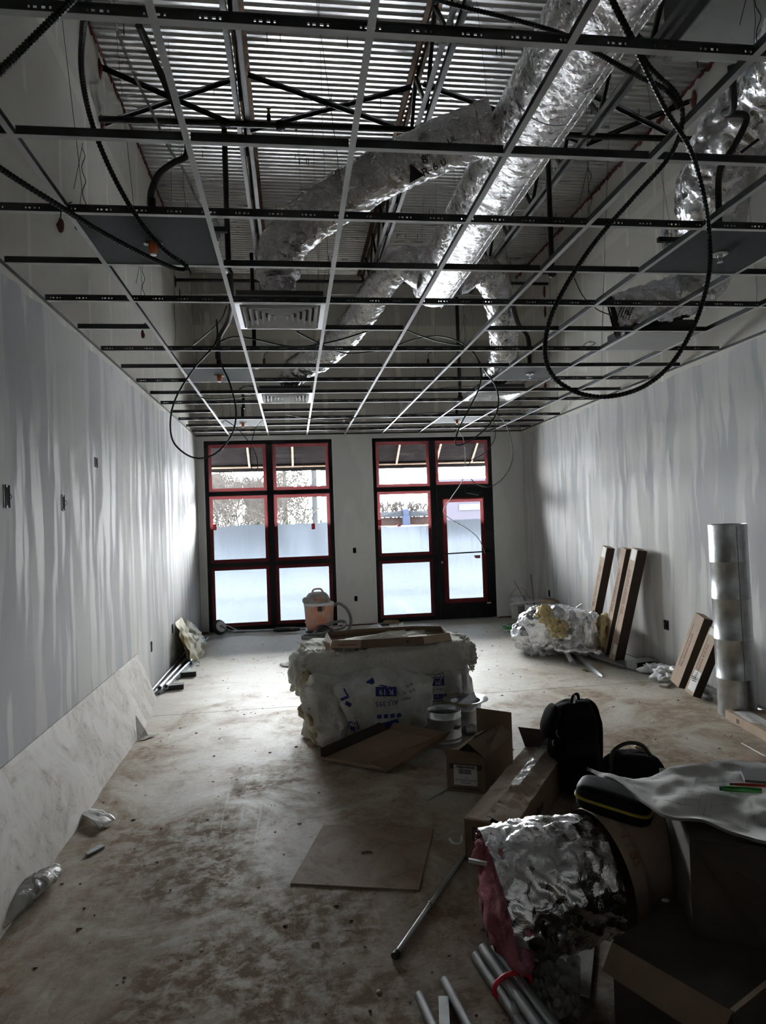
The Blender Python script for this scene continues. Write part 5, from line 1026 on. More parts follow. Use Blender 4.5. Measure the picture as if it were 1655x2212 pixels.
m = MB(); x = -.045; rg = random.Random(2)
while x < .035: w_ = rg.choice((.0015, .003, .002)); m.slab([lx+rx*x+Zu*.008, lx+rx*(x+w_)+Zu*.008, lx+rx*(x+w_)+Zu*.038, lx+rx*x+Zu*.038], ft, .0008); x += w_+rg.choice((.0015, .0025))
o = m.build('barcode', 'print_dark', t); o['kind'] = 'stuff'
panel('printed_band', [lc-rx*.10+Zu*.035+ft*.0004, lc+rx*.10+Zu*.035+ft*.0004, lc+rx*.10+Zu*.068+ft*.0004, lc-rx*.10+Zu*.068+ft*.0004], 'print_dark', t, .0006)
text('printed_text', 'RELIABLE', .028, 'cardboard', t, lc+Zu*.052+ft*.0016, rx, Zu); small_print(t, lc-Zu*.083+ft*.001, rx, Zu, .19, .014, 1)
sf = (T[2]+T[1])/2-rx*.05+Zu*.04; sd = dn; su = (Zu*.085-rx*.055).normalized()
sn = sd.cross(su); sn = sn if sn.dot(rx) > 0 else -sn
text('printed_text', 'FRAGILE', .04, 'print_dark', t, sf+sn*.02-sd*.04, sd, su); small_print(t, sf+sn*.02-su*.032-sd*.04, sd, su, .15, .022, 2)
MB().tube([b[0]+Zu*.17+dn*.1+rx*.05, b[0]+Zu*.24+dn*.3+rx*.08], .022, 12).build('packed_tube', 'black_paint', t)
# long crushed carton
zL = .20; q = [at(1003, 1768, Z=zL), at(1098, 1782, Z=zL), at(1195, 1642, Z=zL), at(1143, 1608, Z=zL)]
dl = ((q[3]-q[0]).normalized()+(q[2]-q[1]).normalized()).normalized(); wv = Vector((dl.y, -dl.x, 0)); P0 = Vector((q[0].x, q[0].y, 0)); Wd = .25; Ln = 1.12
t, b, up = carton('long_carton', 'long crushed brown carton with taped split lid on the floor', [P0, P0+wv*Wd, P0+wv*Wd+dl*Ln, P0+dl*Ln], zL)
T = [p+up for p in b]
def lid(i0, i1, sgn):
    def fn(u, v):
        p = (T[0] if sgn > 0 else T[1])+dl*(Ln*u)+wv*sgn*(Wd*.53*v); return p+Zu*(.004+.030*v*(1 if sgn < 0 else .25)+.010*noise.noise((u*9, v*2, sgn))+.006*noise.noise((u*30, v*3, 1)))
    MB().grid(40, 6, fn, False, .004).build('lid_flap', 'cardboard_light', t)
lid(0, 3, 1); lid(1, 2, -1)
def tp(u, v): p = T[0]+dl*(Ln*(.35+.6*u))+wv*(Wd*(.46+.2*v)); return p+Zu*(.045+.004*noise.noise((u*20, v*3, 1)))
MB().grid(24, 3, tp).build('packing_tape', 'clear_plastic', t)
panel('torn_flap', [T[3], T[2], T[2]+Zu*.11+dl*.05, T[3]+Zu*.12-wv*.05+dl*.02], 'box_dark', t)
panel('end_flap', [T[0], T[0]+wv*.14, T[0]+wv*.13+Zu*.012-dl*.01, T[0]+wv*.02+Zu*.012], 'cardboard_light', t)
fc = P0+wv*.12; panel('printed_band', [fc-wv*.08+Zu*.10-dl*.001, fc+wv*.12+Zu*.10-dl*.001, fc+wv*.12+Zu*.165-dl*.001, fc-wv*.08+Zu*.165-dl*.001], 'print_dark', t, .001)
text('printed_text', 'Reliable', .060, 'cardboard', t, fc+wv*.02+Zu*.133-dl*.0025, wv, Zu)
small_print(t, fc+wv*.02+Zu*.06-dl*.001, wv, Zu, .17, .06, 4)
text('printed_text', 'Reliable', .07, 'print_dark', t, b[1]+dl*.45+Zu*.10+wv*.002, dl, Zu)
# ------------------------------------------------------------------ backpack
bc = Vector((1.655, 3.98, 0)); t = thing('backpack', 'black backpack standing upright on the floor behind the long carton', 'backpack', bc)
MB().blob(bc+Vector((0, 0, .265)), (.150, .12, .275), .018, 6, 3.2, 48, 2, Rz(-14), .012, .003).build('main_compartment', 'fabric_black', t)
MB().blob(bc+Vector((-.01, -.10, .17)), (.115, .07, .16), .012, 8, 3, 36, 4, Rz(-14), .01, .003).build('front_pocket', 'fabric_black', t)
MB().blob(bc+Vector((-.145, -.02, .44)), (.035, .075, .10), .008, 10, 3, 26, 6, Matrix.Rotation(math.radians(22), 3, 'Y'), .01).build('side_roll', 'fabric_black', t)
MB().blob(bc+Vector((.13, .03, .30)), (.05, .10, .24), .015, 7, 2.6, 30, 8, None, .01, .003).build('shoulder_strap', 'fabric_black', t)
MB().blob(bc+Vector((-.13, -.05, .30)), (.03, .07, .06), .01, 12, 2.4, 20, 9).build('side_pocket', 'fabric_black', t)
MB().tube(spline([bc+Vector((-.01, -.02, .53)), bc+Vector((.0, -.03, .575)), bc+Vector((.04, 0, .58)), bc+Vector((.06, .03, .54))], 6), .010, 8).build('top_handle', 'fabric_black', t)
MB().bar(bc+Vector((-.005, -.05, .54)), bc+Vector((.01, -.04, .585)), .012, .006).build('handle_buckle', 'plastic_white', t)
for (x, z) in ((-.155, .34), (-.16, .22), (-.15, .15), (-.13, .40)): MB().tube(spline([bc+Vector((x, -.08, z)), bc+Vector((x-.008, -.09, z-.02)), bc+Vector((x+.005, -.09, z-.045))], 4), .0035, 5).build('zip_pull', 'galv', t)
MB().box(bc.x-.06, bc.x+.02, bc.y-.178, bc.y-.172, .33, .352).build('name_patch', 'cable_armor', t)
hb_ = at(1385, 1660, Z=.30); t = thing('tool_bag', 'black tool bag with arched handle behind the papers', 'bag', (hb_.x, hb_.y, 0)); MB().blob((hb_.x+.03, hb_.y+.15, .16), (.17, .13, .17), .012, 7, 3, 36, 3, None, .01, .003).build('bag_body', 'fabric_black', t)
MB().tube(spline([(hb_.x-.12, hb_.y+.1, .26), (hb_.x-.11, hb_.y+.1, .36), (hb_.x-.03, hb_.y+.1, .405), (hb_.x+.06, hb_.y+.1, .39), (hb_.x+.11, hb_.y+.1, .33)], 8), .011, 8).build('handle', 'rubber_black', t)
# ------------------------------------------------------------------ right wall: galvanised tube, leaning cartons
c = Vector((3.565, 5.15, 0)); t = thing('galvanised_duct_pipe', 'tall shiny galvanised duct pipe standing by the right wall', 'duct pipe', c); tilt = Vector((-.018, 0, 1))
pts = [c+tilt*z for z in (0.003, 1.56)]; prf = []
def gp(i, t_): return .146
m = MB(); zz = [0.003, .30, .305, .31, .62, .625, .63, .95, .955, .96, 1.25, 1.255, 1.26, 1.50, 1.505, 1.56]; rr_ = {.305: .150, .625: .150, .955: .150, 1.255: .150}
m.tube([c+tilt*z for z in zz], lambda i, t_: rr_.get(zz[i], .146), 44, False); m.build('tube_wall', 'galv', t)
MB().tube([c+tilt*1.50, c+tilt*1.56], .1475, 60, False, False, lambda q, i, a: .002*math.sin(a*60)).build('crimped_end', 'galv', t); m = MB(); m.tube([c+tilt*z for z in (0.003, 1.555)], .143, 30, False); m.build('inner_wall', 'galv_dull', t)
MB().bar(c+Vector((-.02, -.147, .01)), c+tilt*1.54+Vector((-.02, -.147, 0)), .006, .004).build('lock_seam', 'galv_dull', t)
def lean(lab, bot, top, w, d_, label_top, group, wobble=0, mt='cardboard_light'):
    bot, top = Vector(bot), Vector(top); ax = (top-bot).normalized(); side = Vector((0, 1, 0)); side = (side-ax*side.dot(ax)).normalized(); n = ax.cross(side).normalized(); n = n if n.x < 0 else -n
    t = thing('leaning_carton', lab, 'cardboard box', bot, group); s1 = side*w/2; q0 = [bot-s1, bot+s1, bot+s1+n*d_, bot-s1+n*d_]; q1 = [p+(top-bot) for p in q0]
    zmin = min(p.z for p in q0); lift = Vector((0, 0, .003-zmin)); q0 = [p+lift for p in q0]; q1 = [p+lift for p in q1]
    # light inner face, dark narrow sides
    MB().hexa(q0+q1).build('carton_body', mt, t)
    f = n*.0015; L = top-bot
    def onf(u, v): return q0[3]+(q0[2]-q0[3])*u+L*v
    MB().slab([onf(.12, .90), onf(.85, .90), onf(.85, .995), onf(.12, .995)], n, .001).build('paper_label', 'paper', t) if label_top else None
    # near side (faces camera)
    MB().slab([q0[0], q0[3], q1[3], q1[0]], (0, -1, 0), .0015).build('side_face', 'box_dark', t)
    text('printed_text', 'DX 216 CROSS TEE' if 'short' in lab else 'DX 422 CROSS TEE', .036 if 'short' in lab else .055, 'print_red', t, onf(.5, .5 if 'short' in lab else .62)+n*.002, -L, -side, sx=1.1)
    MB().slab([onf(.72, .25), onf(.75, .25), onf(.75, .86), onf(.72, .86)], n, .001).build('printed_rule', 'print_dark', t)
    return t, onf, n
G_ = 'cartons leaning on the right wall'
lean('long slim carton leaning on right wall, farthest from the camera', (3.62, 7.98, 0), (3.80, 7.72, 1.25), .13, .10, True, G_)
lean('middle long slim carton without white top label, leaning right', (3.60, 7.46, 0), (3.80, 7.25, 1.25), .12, .10, False, G_)
t, onf, n = lean('nearest long slim carton with white top label, leaning right', (3.60, 7.22, 0), (3.80, 6.98, 1.25), .14, .11, True, G_)
MB().slab([onf(.1, .06), onf(.6, .06), onf(.6, .15), onf(.1, .15)], n, .001).build('paper_label', 'paper', t)
lean('short crushed carton leaning left of its labelled neighbour', (3.62, 6.03, 0), (3.80, 5.86, .66), .16, .09, False, G_)
t, onf, n = lean('short carton with white shipping labels beside the steel pipe', (3.55, 5.70, 0), (3.76, 5.60, .58), .14, .08, True, G_)
MB().slab([onf(.05, .05), onf(.8, .05), onf(.8, .35), onf(.05, .35)], n, .001).build('shipping_label', 'paper', t); small_print(t, onf(.42, .2)+n*.003, (0, -1, 0), (0, 0, 1), .07, .09, 5)
# flat carton at right
q = [Fl(1567, 1556), Fl(1690, 1620), Fl(1740, 1560), Fl(1615, 1520)]; q = [Vector((3.40, 5.07, 0)), Vector((3.30, 4.30, 0)), Vector((3.62, 4.25, 0)), Vector((3.72, 4.98, 0))]
t = thing('flat_carton', 'low flat brown carton lying before the steel pipe at right', 'cardboard box', q[0]); MB().hexa(q+[p+Vector((0, 0, .07)) for p in q]).build('carton_body', 'cardboard_light', t)
MB().slab([p+Vector((0, 0, .0705)) for p in (q[0]*.9+q[2]*.1, q[0]*.55+q[1]*.4+q[2]*.05, q[0]*.35+q[1]*.2+q[2]*.45, q[0]*.5+q[3]*.5)], (0, 0, 1), .001).build('paper_label', 'paper', t)
text('printed_text', '||||', .04, 'print_dark', t, q[0]*.75+q[1]*.25+Vector((-.002, 0, .035)), q[1]-q[0], (0, 0, 1))
tag(MB().tube([Fl(1612, 1545, .08), Fl(1660, 1572, .09)], .006, 6).build('stick', 'brown_lath'), 'thin stick lying across the flat carton at right', 'stick')
tag(MB().tube([(3.78, 5.55, .02), (3.76, 4.4, .02)], .018, 10).build('conduit', 'galv'), 'shiny conduit on the floor behind the flat carton', 'pipe')
tag(MB().tube([Fl(1602, 1605, .004), Fl(1665, 1640, .004)], .004, 5).build('thin_rod', 'plastic_white'), 'thin white rod on the floor right of the backpack', 'rod')
tag(MB().lathe([(.001, 0), (.13, 0), (.14, .015), (.13, .03), (.001, .03)], Fl(1640, 1655, .0), 24).build('round_cardboard', 'cardboard'), 'brown round cardboard piece behind the papers at right edge', 'cardboard')
for k, (x, lab) in enumerate(((3.80, 'metal wall angle strip nearest the right wall base'), (3.765, 'second metal strip from the right wall base'), (3.72, 'outermost metal strip along the right wall base'))): angle((x, 7.2-.1*k, .003), (x-.06*k, 5.55, .003), .022, .022, 'metal_strip', 'galv_dull', lab, 'metal strips along right wall')
crumple('crumpled_plastic', 'white plastic scrap crumpled on metal strips by right wall', Fl(1450, 1470)+Vector((0, 0, .05)), (.12, .14, .06), 'plastic_white', 7); crumple('crumpled_plastic', 'smaller white plastic scrap just left of the crumpled one by right wall', Fl(1415, 1452)+Vector((0, 0, .03)), (.10, .10, .04), 'plastic_white', 9)
tag(obox(Fl(1437, 1483), (.8, .6, 0), .10, .07, .02).build('paper_scrap', 'board_white'), 'small white board scrap on the floor before the plastic scraps', 'scrap')
# ------------------------------------------------------------------ foil-faced insulation roll and its heap
t = thing('foil_insulation_roll', 'crumpled silver foil-faced insulation roll showing yellow fibreglass', 'insulation', (3.3, 8.0, 0))
ax_r = Matrix.Rotation(math.radians(-33), 3, 'Z')
MB().blob((3.13, 7.90, .29), (.45, .25, .26), .05, 4, 3.2, 150, 3, ax_r, .055, .003).build('foil_wrap', 'foil_crumple', t)
MB().blob((2.98, 8.02, .20), (.34, .26, .18), .06, 5, 2.4, 110, 8, ax_r, .06, .003).build('foil_fold', 'foil_crumple', t)
ec = Vector((3.58, 7.52, .270)); e1_ = ax_r @ Vector((0, 1, 0)); e2_ = Vector((0, 0, 1)); e3_ = ax_r @ Vector((1, 0, 0))
sp = [ec+e1_*((.235-.028*a)*math.cos(a)*1.0)+e2_*((.235-.028*a)*math.sin(a)*.98)-e3_*.02*a*.3 for a in [i*PI/14-.9 for i in range(66)]]
MB().tube(sp, .040, 16, True, True, lambda q, i, a: .03*noise.noise(q*14)+.022*noise.noise(q*38)).build('fibre_end', 'fiber_yellow', t)
MB().blob(ec-e3_*.15, (.10, .23, .23), .02, 9, 2.4, 50, 15, ax_r, .05, .003).build('inner_foil', 'foil_crumple', t)
MB().blob((3.26, 7.56, .08), (.26, .08, .06), .02, 7, 2.6, 60, 25, ax_r, .05, .003).build('foil_lip', 'foil_crumple', t)
for (px, py, Y, r) in ((1183, 1336, 7.72, (.09, .05, .12)), (1209, 1362, 7.55, (.07, .05, .06)), (1174, 1328, 7.8, (.06, .06, .06)), (1195, 1350, 7.62, (.05, .05, .08))): MB().blob(at(px, py, Y=Y), tuple(v*.7 for v in r), .07, 16, 2, 44, px, None, .10).build('exposed_fibre', 'fiber_yellow', t)
crumple('crumpled_bag', 'grey white crumpled plastic bag with blue print under foil roll', Fl(1185, 1412)+Vector((0, 0, .08)), (.24, .12, .10), 'plastic_white', 4, amp=.07, rid=.12)
angle(Fl(1297, 1462, .004), Fl(1222, 1395, .06), .045, .02, 'metal_strip', 'galv', 'bright metal strip sticking out in front of the foil roll', None)
tag(MB().tube([Fl(1238, 1433, .03), Fl(1210, 1388, .06)], .028, 14).build('short_pipe', 'galv_dull'), 'short open grey pipe poking out from under the foil roll', 'pipe')
t = thing('rectangular_duct', 'flat galvanised duct piece lying under the right end of foil roll', 'duct fitting', Fl(1300, 1430)); a_, b_ = Fl(1238, 1405, .05), Fl(1352, 1443, .012); d_ = (b_-a_).normalized(); r_ = d_.cross(Zu).normalized()
m = MB(); m.hexa([a_-r_*.02, a_+r_*.02, b_+r_*.02, b_-r_*.02]+[p+Vector((0, 0, .012)) for p in (a_-r_*.02, a_+r_*.02, b_+r_*.02, b_-r_*.02)]); m.build('edge_rail', 'galv', t)
A = [a_-r_*.02+Zu*.012, b_-r_*.02+Zu*.012, b_-r_*.30+Zu*.03, a_-r_*.32+Zu*.05]; panel('top_sheet', A, 'galv', t, .002)
MB().slab([b_-r_*.02, b_-r_*.30, b_-r_*.30+d_*.13, b_-r_*.02+d_*.13], (0, 0, 1), .085).build('open_end', 'galv', t); MB().slab([b_-r_*.04+d_*.13, b_-r_*.28+d_*.13, b_-r_*.28+d_*.131+Zu*.075, b_-r_*.04+d_*.131+Zu*.075], d_, .001).build('dark_mouth', 'black_paint', t)
# buckets
def bucket(c, lab, wh=True, h=.36, r=.15):
    t = thing('plastic_bucket', lab, 'bucket', c); MB().lathe([(.001, .004), (r*.88, .004), (r*.9, .02), (r*.97, h*.75), (r*1.04, h*.76), (r*1.04, h*.79), (r*.98, h*.8), (r*1.05, h*.87), (r*1.05, h*.9), (r*.99, h*.91), (r*1.04, h*.98), (r*1.04, h), (r*.97, h), (r*.9, .02), (.001, .02)], c, 32).build('shell', 'plastic_white', t)
    if wh:
        MB().tube(spline([c+Vector((-r, 0, h*.88)), c+Vector((-r*.7, -.02, h+.09)), c+Vector((0, -.03, h+.15)), c+Vector((r*.7, -.02, h+.09)), c+Vector((r, 0, h*.88))], 6), .003, 5).build('bail_wire', 'wire', t); MB().cyl(c+Vector((-.045, -.03, h+.148)), c+Vector((.045, -.03, h+.148)), .009, 8).build('grip', 'plastic_white', t)
        for k, (a0, a1, mt) in enumerate(((-2.55, -2.2, 'plastic_cream'), (-2.05, -1.3, 'panel_grey'), (-1.15, -.75, 'print_red'))):
            MB().grid(8, 2, lambda u, v: (c.x+(r*.90+.012*v*1+.003)*math.cos(a0+(a1-a0)*u)*1.0, c.y+(r*.90+.012*v+.003)*math.sin(a0+(a1-a0)*u), .05+.17*v)).build('printed_label', mt if k else 'paper', t)
    return t
bk = Fl(1123, 1336); bk.z = .002; bk.x -= .0; bucket(bk, 'white plastic bucket with wire handle beside the far right corner')
bk2 = Vector((3.55, 9.75, .002)); bucket(bk2, 'white bucket full of scraps behind the foil roll', False)
t = thing('lath_bundle', 'pale wooden sticks standing in the scrap bucket', 'sticks', bk2+Vector((0, 0, .3)))
for (dx, dz, w, mt) in ((-.30, .72, .02, 'wood'), (-.04, .80, .03, 'brown_lath'), (-.02, .58, .03, 'wood'), (-.17, .5, .015, 'brown_lath')): MB().bar(bk2+Vector((.0, 0, .1)), bk2+Vector((dx, .05, dz)), w, .012).build('stick', mt, t)
t = thing('lath_bundle', 'flat pale strips lying across the scrap bucket', 'sticks', bk2+Vector((0, 0, .36)))
for k in range(5): MB().bar(bk2+Vector((-.42+.03*k, -.05+.03*k, .37+.012*k)), bk2+Vector((.15, .02*k, .40+.006*k)), .035, .008).build('strip', 'cable_white', t)
tag(MB().lathe([(.001, 0), (.17, 0), (.175, .012), (.001, .014)], bk2+Vector((.22, -.05, .40)), 28, Matrix.Rotation(.06, 3, 'X')).build('bucket_lid', 'wood'), 'round tan lid resting beside the scrap bucket top', 'lid')
tag(MB().tube(spline([at(1235, 1318, Y=8.9), at(1255, 1306, Y=8.8), at(1272, 1293, Y=8.7), at(1280, 1300, Y=8.6), at(1282, 1318, Y=8.5)], 8), .008, 5).build('metal_strap', 'galv'), 'thin curled metal strap arching above the foil roll', 'strap')
cb = Fl(1150, 1386); t, b, up = carton('small_carton', 'small open brown carton left of the foil roll', [cb+Vector((-.2, -.02, 0)), cb+Vector((.12, -.10, 0)), cb+Vector((.25, .22, 0)), cb+Vector((-.10, .28, 0))], .27, 'cardboard_light')
crumple('blue_white_bag', 'blue and white plastic packet in the small open carton', cb+Vector((-.02, .05, .27)), (.08, .06, .06), 'blue', 3, 'packet', .02, .03)
T = [p+up for p in b]; panel('lid_flap', [T[1], T[2], T[2]+Vector((.02, .05, .14)), T[1]+Vector((0, 0, .12))], 'cardboard_light', t)
t = thing('corrugated_hose', 'pale corrugated hose coiled flat in front of the small carton', 'hose', cb); hh = [Fl(1150, 1383), Fl(1125, 1384), Fl(1113, 1378), Fl(1120, 1368), Fl(1140, 1366)]
MB().tube(resample(spline([p+Zu*.03 for p in hh], 10), .012), lambda i, t_: .028 if i % 2 else .025, 10).build('hose_loop', 'rubber_grey', t)
hh = [Fl(1175, 1392), Fl(1150, 1392), Fl(1136, 1386), Fl(1142, 1378), Fl(1165, 1378)]; MB().tube(resample(spline([p+Zu*.03 for p in hh], 10), .012), lambda i, t_: .028 if i % 2 else .025, 10).build('hose_loop', 'rubber_grey', t)
t = thing('green_strapping', 'tangle of green and white plastic strapping left of the small carton', 'strapping', Fl(1105, 1368)); rg = random.Random(6); ce = Fl(1103, 1366)
for k in range(9): a0 = rg.random()*6; m = MB(); m.tube([ce+Vector(((.07+.01*k)*math.cos(a+a0)+.03*rg.random(), (.10+.01*k)*math.sin(a+a0), .015+.01*k+.02*math.sin(a*2+k))) for a in [i*PI/8 for i in range(14)]], .007, 5); m.build('strap_loop', 'green' if k % 3 else 'plastic_white', t)
# ------------------------------------------------------------------ floor: square board with a hole, rods, sticks
q = [Fl(627, 1911), Fl(905, 1925), Fl(936, 1792), Fl(699, 1784)]; hc = Fl(793, 1846); t = thing('square_board', 'square tan board with a small round hole lying on the floor', 'board', hc)
N_ = 32; R_ = .030; vs = []; fs = []
per = []
for i in range(4):
    for k in range(8): per.append(q[i].lerp(q[(i+1) % 4], k/8))
per.sort(key=lambda p: math.atan2(p.y-hc.y, p.x-hc.x))
for lay in (.006, .0): 
    for i, p in enumerate(per):
        a = math.atan2(p.y-hc.y, p.x-hc.x); vs += [(p.x, p.y, lay+.001), (hc.x+R_*math.cos(a), hc.y+R_*math.sin(a), lay+.001)]
for i in range(N_):
    j = (i+1) % N_; o_ = 2*N_; fs += [(2*i, 2*j, 2*j+1, 2*i+1), (2*i, 2*i+o_, 2*j+o_, 2*j), (2*i+1, 2*j+1, 2*j+1+o_, 2*i+1+o_)]
MB().add(vs, fs).build('board_panel', 'board_tan', t); 
a_, b_ = Fl(1002, 1848, .012), Fl(852, 2066, .012); t = thing('metal_rod', 'long grey metal rod lying on the floor beside the square board', 'rod', a_)
MB().tube([a_, b_], .010, 8).build('rod_shaft', 'galv_dull', t); MB().cyl(b_+(a_-b_)*.0, b_+(a_-b_)*.03, .015, 8).build('rod_end', 'rubber_black', t); MB().cyl(b_+(a_-b_)*.45, b_+(a_-b_)*.46, .013, 8).build('joint', 'galv_dull', t)
tag(MB().tube([Fl(922, 1729, .004), Fl(968, 1703, .004)], .005, 5).build('thin_stick', 'plastic_cream'), 'thin pale stick on the floor left of the FRAGILE carton', 'stick')
tag(MB().tube([Fl(936, 1657, .004), Fl(962, 1640, .02)], .005, 5).build('thin_stick', 'plastic_cream'), 'thin pale stick between cardboard tray and FRAGILE carton', 'stick')
m = MB(); P = [Fl(972, 1812, .004), Fl(980, 1822, .006), Fl(996, 1821, .006), Fl(998, 1806, .01)]; m.tube(spline(P, 5), .008, 5); tag(m.build('paper_curl', 'paper'), 'curled white paper strip on the floor left of the long carton', 'scrap')
tag(MB().blob(Fl(680, 2028, .008), (.020, .006, .006), .002, 20, 2, 10).build('screw_anchor', 'plastic_white'), 'tiny white plastic anchor on the floor below the square board', 'scrap')
tag(MB().tube([Fl(655, 1563, .005), Fl(672, 1571, .005)], .008, 5).build('metal_offcut', 'galv'), 'small shiny metal offcut left of the insulation pile', 'scrap')
tag(MB().tube([Fl(640, 1487, .006), Fl(672, 1494, .006)], .010, 5).build('dark_stick', 'brown_lath'), 'dark stick on the floor left of the insulation pile', 'stick')
crumple('fibre_scrap', 'wisp of pale insulation on the floor left of the pile', Fl(632, 1436)+Vector((0, 0, .01)), (.14, .12, .02), 'fiber_white', 12, 'scrap', .03, .03)
m = MB(); rg = random.Random(12)
for k in range(900):
    y = 2.2+8.5*rg.random()**1.3; x = XL+.25+5.0*rg.random(); r = .0015+.004*rg.random()**3; m.blob((x, y, r*.5), (r*(1+rg.random()*2), r*1.3, r*.7), 0, 1, 2, 6)
tag(m.build('floor_crumbs', 'brown_lath'), 'dark crumbs and chips scattered over the whole dusty floor', 'debris', None, 'stuff')
m = MB()
for k in range(260):
    y = 2.4+8.2*rg.random(); x = XL+.3+4.9*rg.random(); r = .002+.005*rg.random()**3; m.blob((x, y, r*.4), (r*(1+rg.random()*2), r*1.5, r*.6), 0, 1, 2, 6)
tag(m.build('plaster_crumbs', 'plastic_cream'), 'pale plaster and insulation crumbs scattered over the floor', 'debris', None, 'stuff')
for (px, py) in ((1207, 1558), (1380, 1585), (1160, 1440), (1425, 1500)):
    pass
for i, (px, py, lab) in enumerate(((1185, 1592, 'small pale comb-like scrap behind the backpack top'), (1381, 1613, 'pale chip on the floor right of the backpack'), (1264, 1447, 'yellow insulation tuft below the bright metal strip'))): tag(MB().blob(Fl(px, py, .012), (.035, .02, .012), .01, 30, 2, 12, i).build('floor_scrap', ('plastic_cream', 'plastic_cream', 'fiber_yellow')[i]), lab, 'scrap')
# ------------------------------------------------------------------ foreground right: wrapped duct, case, papers, cartons
wc0, wc1 = Vector((.735, 2.51, .245)), Vector((1.14, 2.50, .30))
t = thing('wrapped_duct_end', 'foil-wrapped duct section with pink fibre lying in the right foreground', 'duct', (.9, 2.5, 0))
def wr(i, t_): return .245+.03*math.sin(t_*2.6)-.05*(t_ > .98)
pts = resample(spline([wc0+Vector((-.02, .0, 0)), wc0.lerp(wc1, .4)+Vector((0, 0, .01)), wc1], 10), .008)
m = MB().tube(pts, lambda i, t_: .25-.035*t_, 140, False, True, lambda q, i, a: .018*noise.noise(q*7)-.032*abs(noise.noise(Vector((q.x*9, q.y*20, (q.z+q.x*.8)*14))))+.010*noise.noise(q*34)); m.v = [(x, y, max(z, .003)) for x, y, z in m.v]; m.build('foil_sleeve', 'foil_crumple', t)
m = MB().tube([wc0+Vector((-.045+.01*i, 0, 0)) for i in range(8)], lambda i, t_: .195 if i > 3 else .15+.012*i, 60, False, True, lambda q, i, a: .05*noise.noise(q*16)+.03*noise.noise(q*40)); m.v = [(x, y, max(z, .003)) for x, y, z in m.v]; m.build('pink_fibre', 'fiber_pink', t); MB().blob(wc0+Vector((.02, 0, 0)), (.06, .20, .20), .06, 9, 2.2, 60, 5, None, .07, .003).build('pink_fill', 'fiber_pink', t)
for k in range(4): a = 2.9+k*.35; MB().blob(wc0+Vector((-.04, -.19*math.cos(a-PI/2)*.9, .19*math.sin(a-PI/2)*.9)), (.025, .02, .03), .05, 30, 2, 20, k).build('pink_tuft', 'fiber_pink', t)
MB().bar(at(1012, 1858, Y=2.4), at(1052, 1866, Y=2.38), .012, .012).build('metal_tab', 'galv', t)
rg_ = resample(spline([wc1+Vector((-.02, 0, 0)), wc1+Vector((.16, .03, .015)), wc1+Vector((.30, .05, .03))], 10), .01)
t2 = thing('cardboard_tube', 'brown cardboard-wrapped duct collar beside the foil sleeve', 'duct', wc1)
m = MB(); m.tube(rg_, lambda i, t_: .232 if i < 7 else .225, 60, False, True, lambda q, i, a: .002*noise.noise(q*20)); m.v = [(x, y, max(z, .003)) for x, y, z in m.v]; m.build('tube_wall', 'cardboard_light', t2)
text('printed_text', '1 / BS', .05, 'print_red', t2, wc1+Vector((.035, -.17, .165)), (.1, -.7, -.72), (1, .1, .1))
m = MB(); m.tube([wc1+Vector((.26, .04, .025)), wc1+Vector((.50, .06, .02))], .21, 50, True, True, lambda q, i, a: .012*noise.noise(q*14)); m.v = [(x, y, max(z, .003)) for x, y, z in m.v]; m.build('rear_foil', 'foil_crumple', t2)
# zip case
cc = Vector((1.20, 2.50, .575)); t = thing('zip_case', 'black hard zip case with yellow zipper on the cardboard tube', 'case', cc); Rc = Matrix.Rotation(math.radians(-38), 3, 'Z') @ Matrix.Rotation(math.radians(8), 3, 'Y')
MB().blob(cc+Vector((0, 0, .012)), (.14, .085, .036), .002, 5, 4.5, 48, 1, Rc).build('upper_shell', 'case_black', t); MB().blob(cc+Vector((0, 0, -.018)), (.14, .085, .032), .002, 5, 4.5, 48, 1, Rc).build('lower_shell', 'case_black', t)
MB().blob(cc, (.1445, .0895, .008), 0, 5, 5, 56, 1, Rc).build('zipper', 'yellow', t)
# plan sheets
t = thing('building_plans', 'wrinkled white sheets of building plans spread over the big carton', 'paper', (1.5, 2.2, .72))
pq = [at(1267, 1657, Z=.72), at(1440, 1762, Z=.70), at(1720, 1850, Z=.70), at(1760, 1640, Z=.70), at(1560, 1648, Z=.72)]
edge0 = [at(1267, 1657, Z=.72), at(1340, 1690, Z=.71), at(1430, 1755, Z=.70), at(1530, 1775, Z=.70), at(1655, 1820, Z=.70), at(1780, 1860, Z=.70)]
edge1 = [at(1270, 1660, Z=.715), at(1370, 1680, Z=.70), at(1470, 1655, Z=.72), at(1560, 1645, Z=.72), at(1655, 1645, Z=.72), at(1800, 1640, Z=.72)]
e0, e1 = spline(edge0, 10), spline(edge1, 10)
def pap(off):
    def fn(u, v):
        k = u*(len(e0)-1); i = min(int(k), len(e0)-2); f = k-i; a = e0[i].lerp(e0[i+1], f); b = e1[i].lerp(e1[i+1], f); p = a.lerp(b, v)
        return p+Vector((0, 0, off+.014*noise.noise((p.x*7, p.y*9, 1))+.006*noise.noise((p.x*22, p.y*16, 2))+.03*max(0, .12-u)*8*.3))
    return fn
for k in range(3):
    MB().grid(70, 36, pap(-.005*k-.001)).build('plan_sheet', 'paper', t)
m = MB(); rg = random.Random(21); f0 = pap(.0012)
for k in range(70):
    u, v = rg.uniform(.12, .85), rg.uniform(.08, .92); L = rg.uniform(.01, .09)
    P = [Vector(f0(u+L*s_/4*(1 if k % 2 else 0), min(.98, v+L*s_/4*(0 if k % 2 else 2)))) for s_ in range(5)]
    m.tube(P, .0006, 3, False)
for k in range(14):
    P = [Vector(f0(.60+.07*s_/4, .35+.028*k)) for s_ in range(5)]; m.tube(P, .0005, 3, False)
